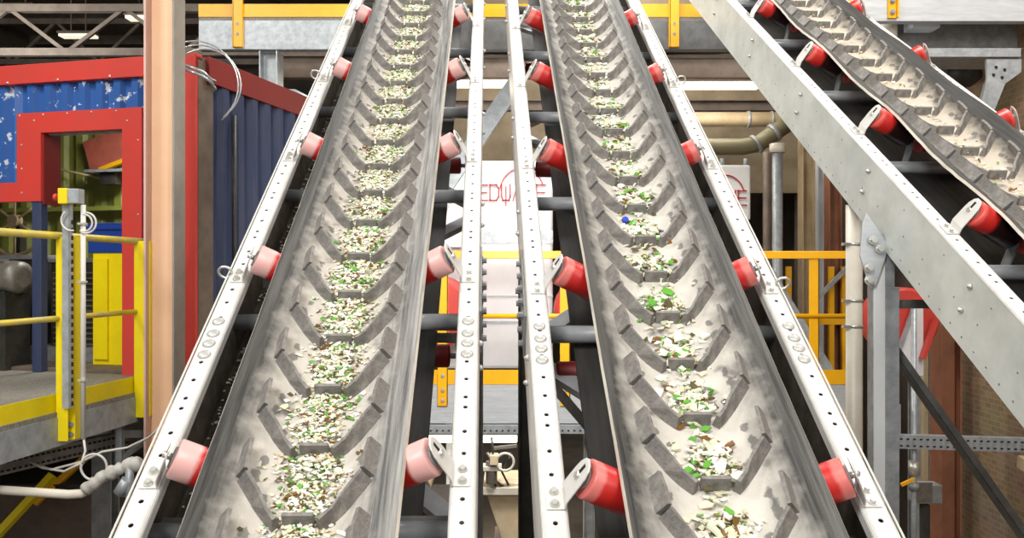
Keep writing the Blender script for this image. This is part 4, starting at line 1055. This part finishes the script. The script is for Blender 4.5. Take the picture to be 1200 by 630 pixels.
mb = MB(); mb.bar(P(1052,415,7.5), P(1074,352,7.5), .03,.04, M['galv'], up=(0,1,0)); mb.hsec((c.x+.1,7.66,0),(c.x+.1,7.66,c.z-.2), .08,.08, M['galvd']); mb.build('stand', e)
e = empty('valve_pipe', (P(1071,0,6.95).x,6.95,0), 'thin grey riser pipe with yellow valve handle by the brick wall', 'pipe')
q = P(1071,0,6.95); mb = MB(); mb.cyl((q.x,6.95,0),(q.x,6.95,P(0,360,6.95).z), .022, M['galv'], 14); mb.build('riser', e)
mb = MB(); mb.cyl(P(1071,540,6.95), P(1071,556,6.95), .045, M['zinc'], 14); mb.build('valve_body', e); mb = MB(); mb.cyl(P(1071,566,6.95), P(1071,574,6.95), .04, M['galvd'], 14); mb.build('coupling', e)
mb = MB(); mb.bar(P(1056,568,6.9), P(1071,561,6.9), .02,.025, M['amber']); mb.build('valve_handle', e)
e = empty('junction_box', P(1082,585,7.0), 'small grey junction box on a post beside the valve', 'box')
mb = MB(); mb.box2(P(1073,590,7.0), P(1094,563,7.15), M['galvd']); mb.build('body', e, bevel=.006); mb = MB(); mb.box2(P(1075,588,6.99), P(1092,565,7.0), M['motor']); mb.build('cover', e); mb = MB(); q = P(1083,0,7.1); mb.box2((q.x-.03,7.06,0),(q.x+.03,7.12,P(0,590,7.1).z), M['blackm']); mb.build('post', e)
mb = MB(); mb.bar((5.12,8.6,P(1140,540,8.6).z), (5.12,6.5,P(1140,540,8.6).z-.35), .06,.12, M['tan']); tag(mb.build('timber_plank'), 'tan timber plank slanting along the brick wall', 'plank')

# ------------------------------------------------------------------ light
def area(name, loc, target, size, energy, col=(1,.97,.92), sy=None):
    L = bpy.data.lights.new(name, 'AREA'); L.shape = 'RECTANGLE'; L.size = size; L.size_y = sy or size; L.energy = energy; L.color = col
    o = bpy.data.objects.new(name, L); C.objects.link(o); o.location = loc
    o.rotation_euler = (V(target)-V(loc)).to_track_quat('-Z', 'Y').to_euler(); return o
area('hall_lamp_or_fill', (-1.5,-1.5,9.2), (-.4,3.5,3.6), 1.6, 230)
area('hall_lamp_or_fill', (2.8,-1.0,9.2), (1.4,4,4), 1.6, 210)
area('hall_lamp_or_fill', (-5.5,2.5,9.2), (-3.6,6.5,4.0), 1.6, 310)
area('hall_lamp_or_fill', (.4,5.2,9.5), (.4,5.0,3), 1.8, 55)
area('hall_lamp_or_fill', (.2,8.6,9.5), (.2,10.6,2), 1.4, 420)
area('hall_lamp_or_fill', (4.2,5.0,9.5), (4.6,7.8,2), 1.4, 300)
area('hall_lamp_or_fill', (3.6,-3.0,6.5), (2,8,3.0), 1.6, 150)
area('machine_fill', (.2,9.55,5.85), (.2,10.6,3.6), 2.6, 48, sy=.3)  # added fill to brighten the white sorting machine, no fixture
area('hall_lamp_or_fill', (-2.6,-2.2,7.5), (2.6,4.0,3.8), 1.4, 330)  # added fill to brighten the web of the riveted beam
area('hall_lamp_or_fill', (2.0,12.6,9.3), (2.0,14.6,5.5), 2.0, 140)  # added fill to brighten the back of the hall
area('roof_fill', (-8.5,12,6.6), (-6,15,9.9), 1.2, 200)  # added fill pointing up to brighten the roof, out of view
area('walkway_fill', (.05,6.6,4.2), (.1,9.3,2.3), .7, 130)  # added fill without fixture, brightens the lower walkway
area('cabin_fill', cw(-1.4,1.4,2.45), cw(-1.8,1.9,.6), .6, 75)  # unseen light added to brighten the cabin interior
w = bpy.data.worlds.new('hall_air'); bpy.context.scene.world = w; w.use_nodes = True
w.node_tree.nodes['Background'].inputs['Color'].default_value = (1,.97,.93,1); w.node_tree.nodes['Background'].inputs['Strength'].default_value = .7

cam = bpy.data.cameras.new('camera'); co = bpy.data.objects.new('camera', cam); C.objects.link(co)
co.location = (0,0,CAMZ); co.rotation_euler = (PI/2,0,0); cam.sensor_width = 36; cam.lens = 36*FPX/1200; cam.clip_start = .05; cam.clip_end = 200
sc = bpy.context.scene; sc.camera = co
sc.view_settings.view_transform = 'Standard'; sc.view_settings.look = 'None'; sc.view_settings.gamma = 1; sc.view_settings.exposure = -.22
sc.view_settings.use_curve_mapping = False
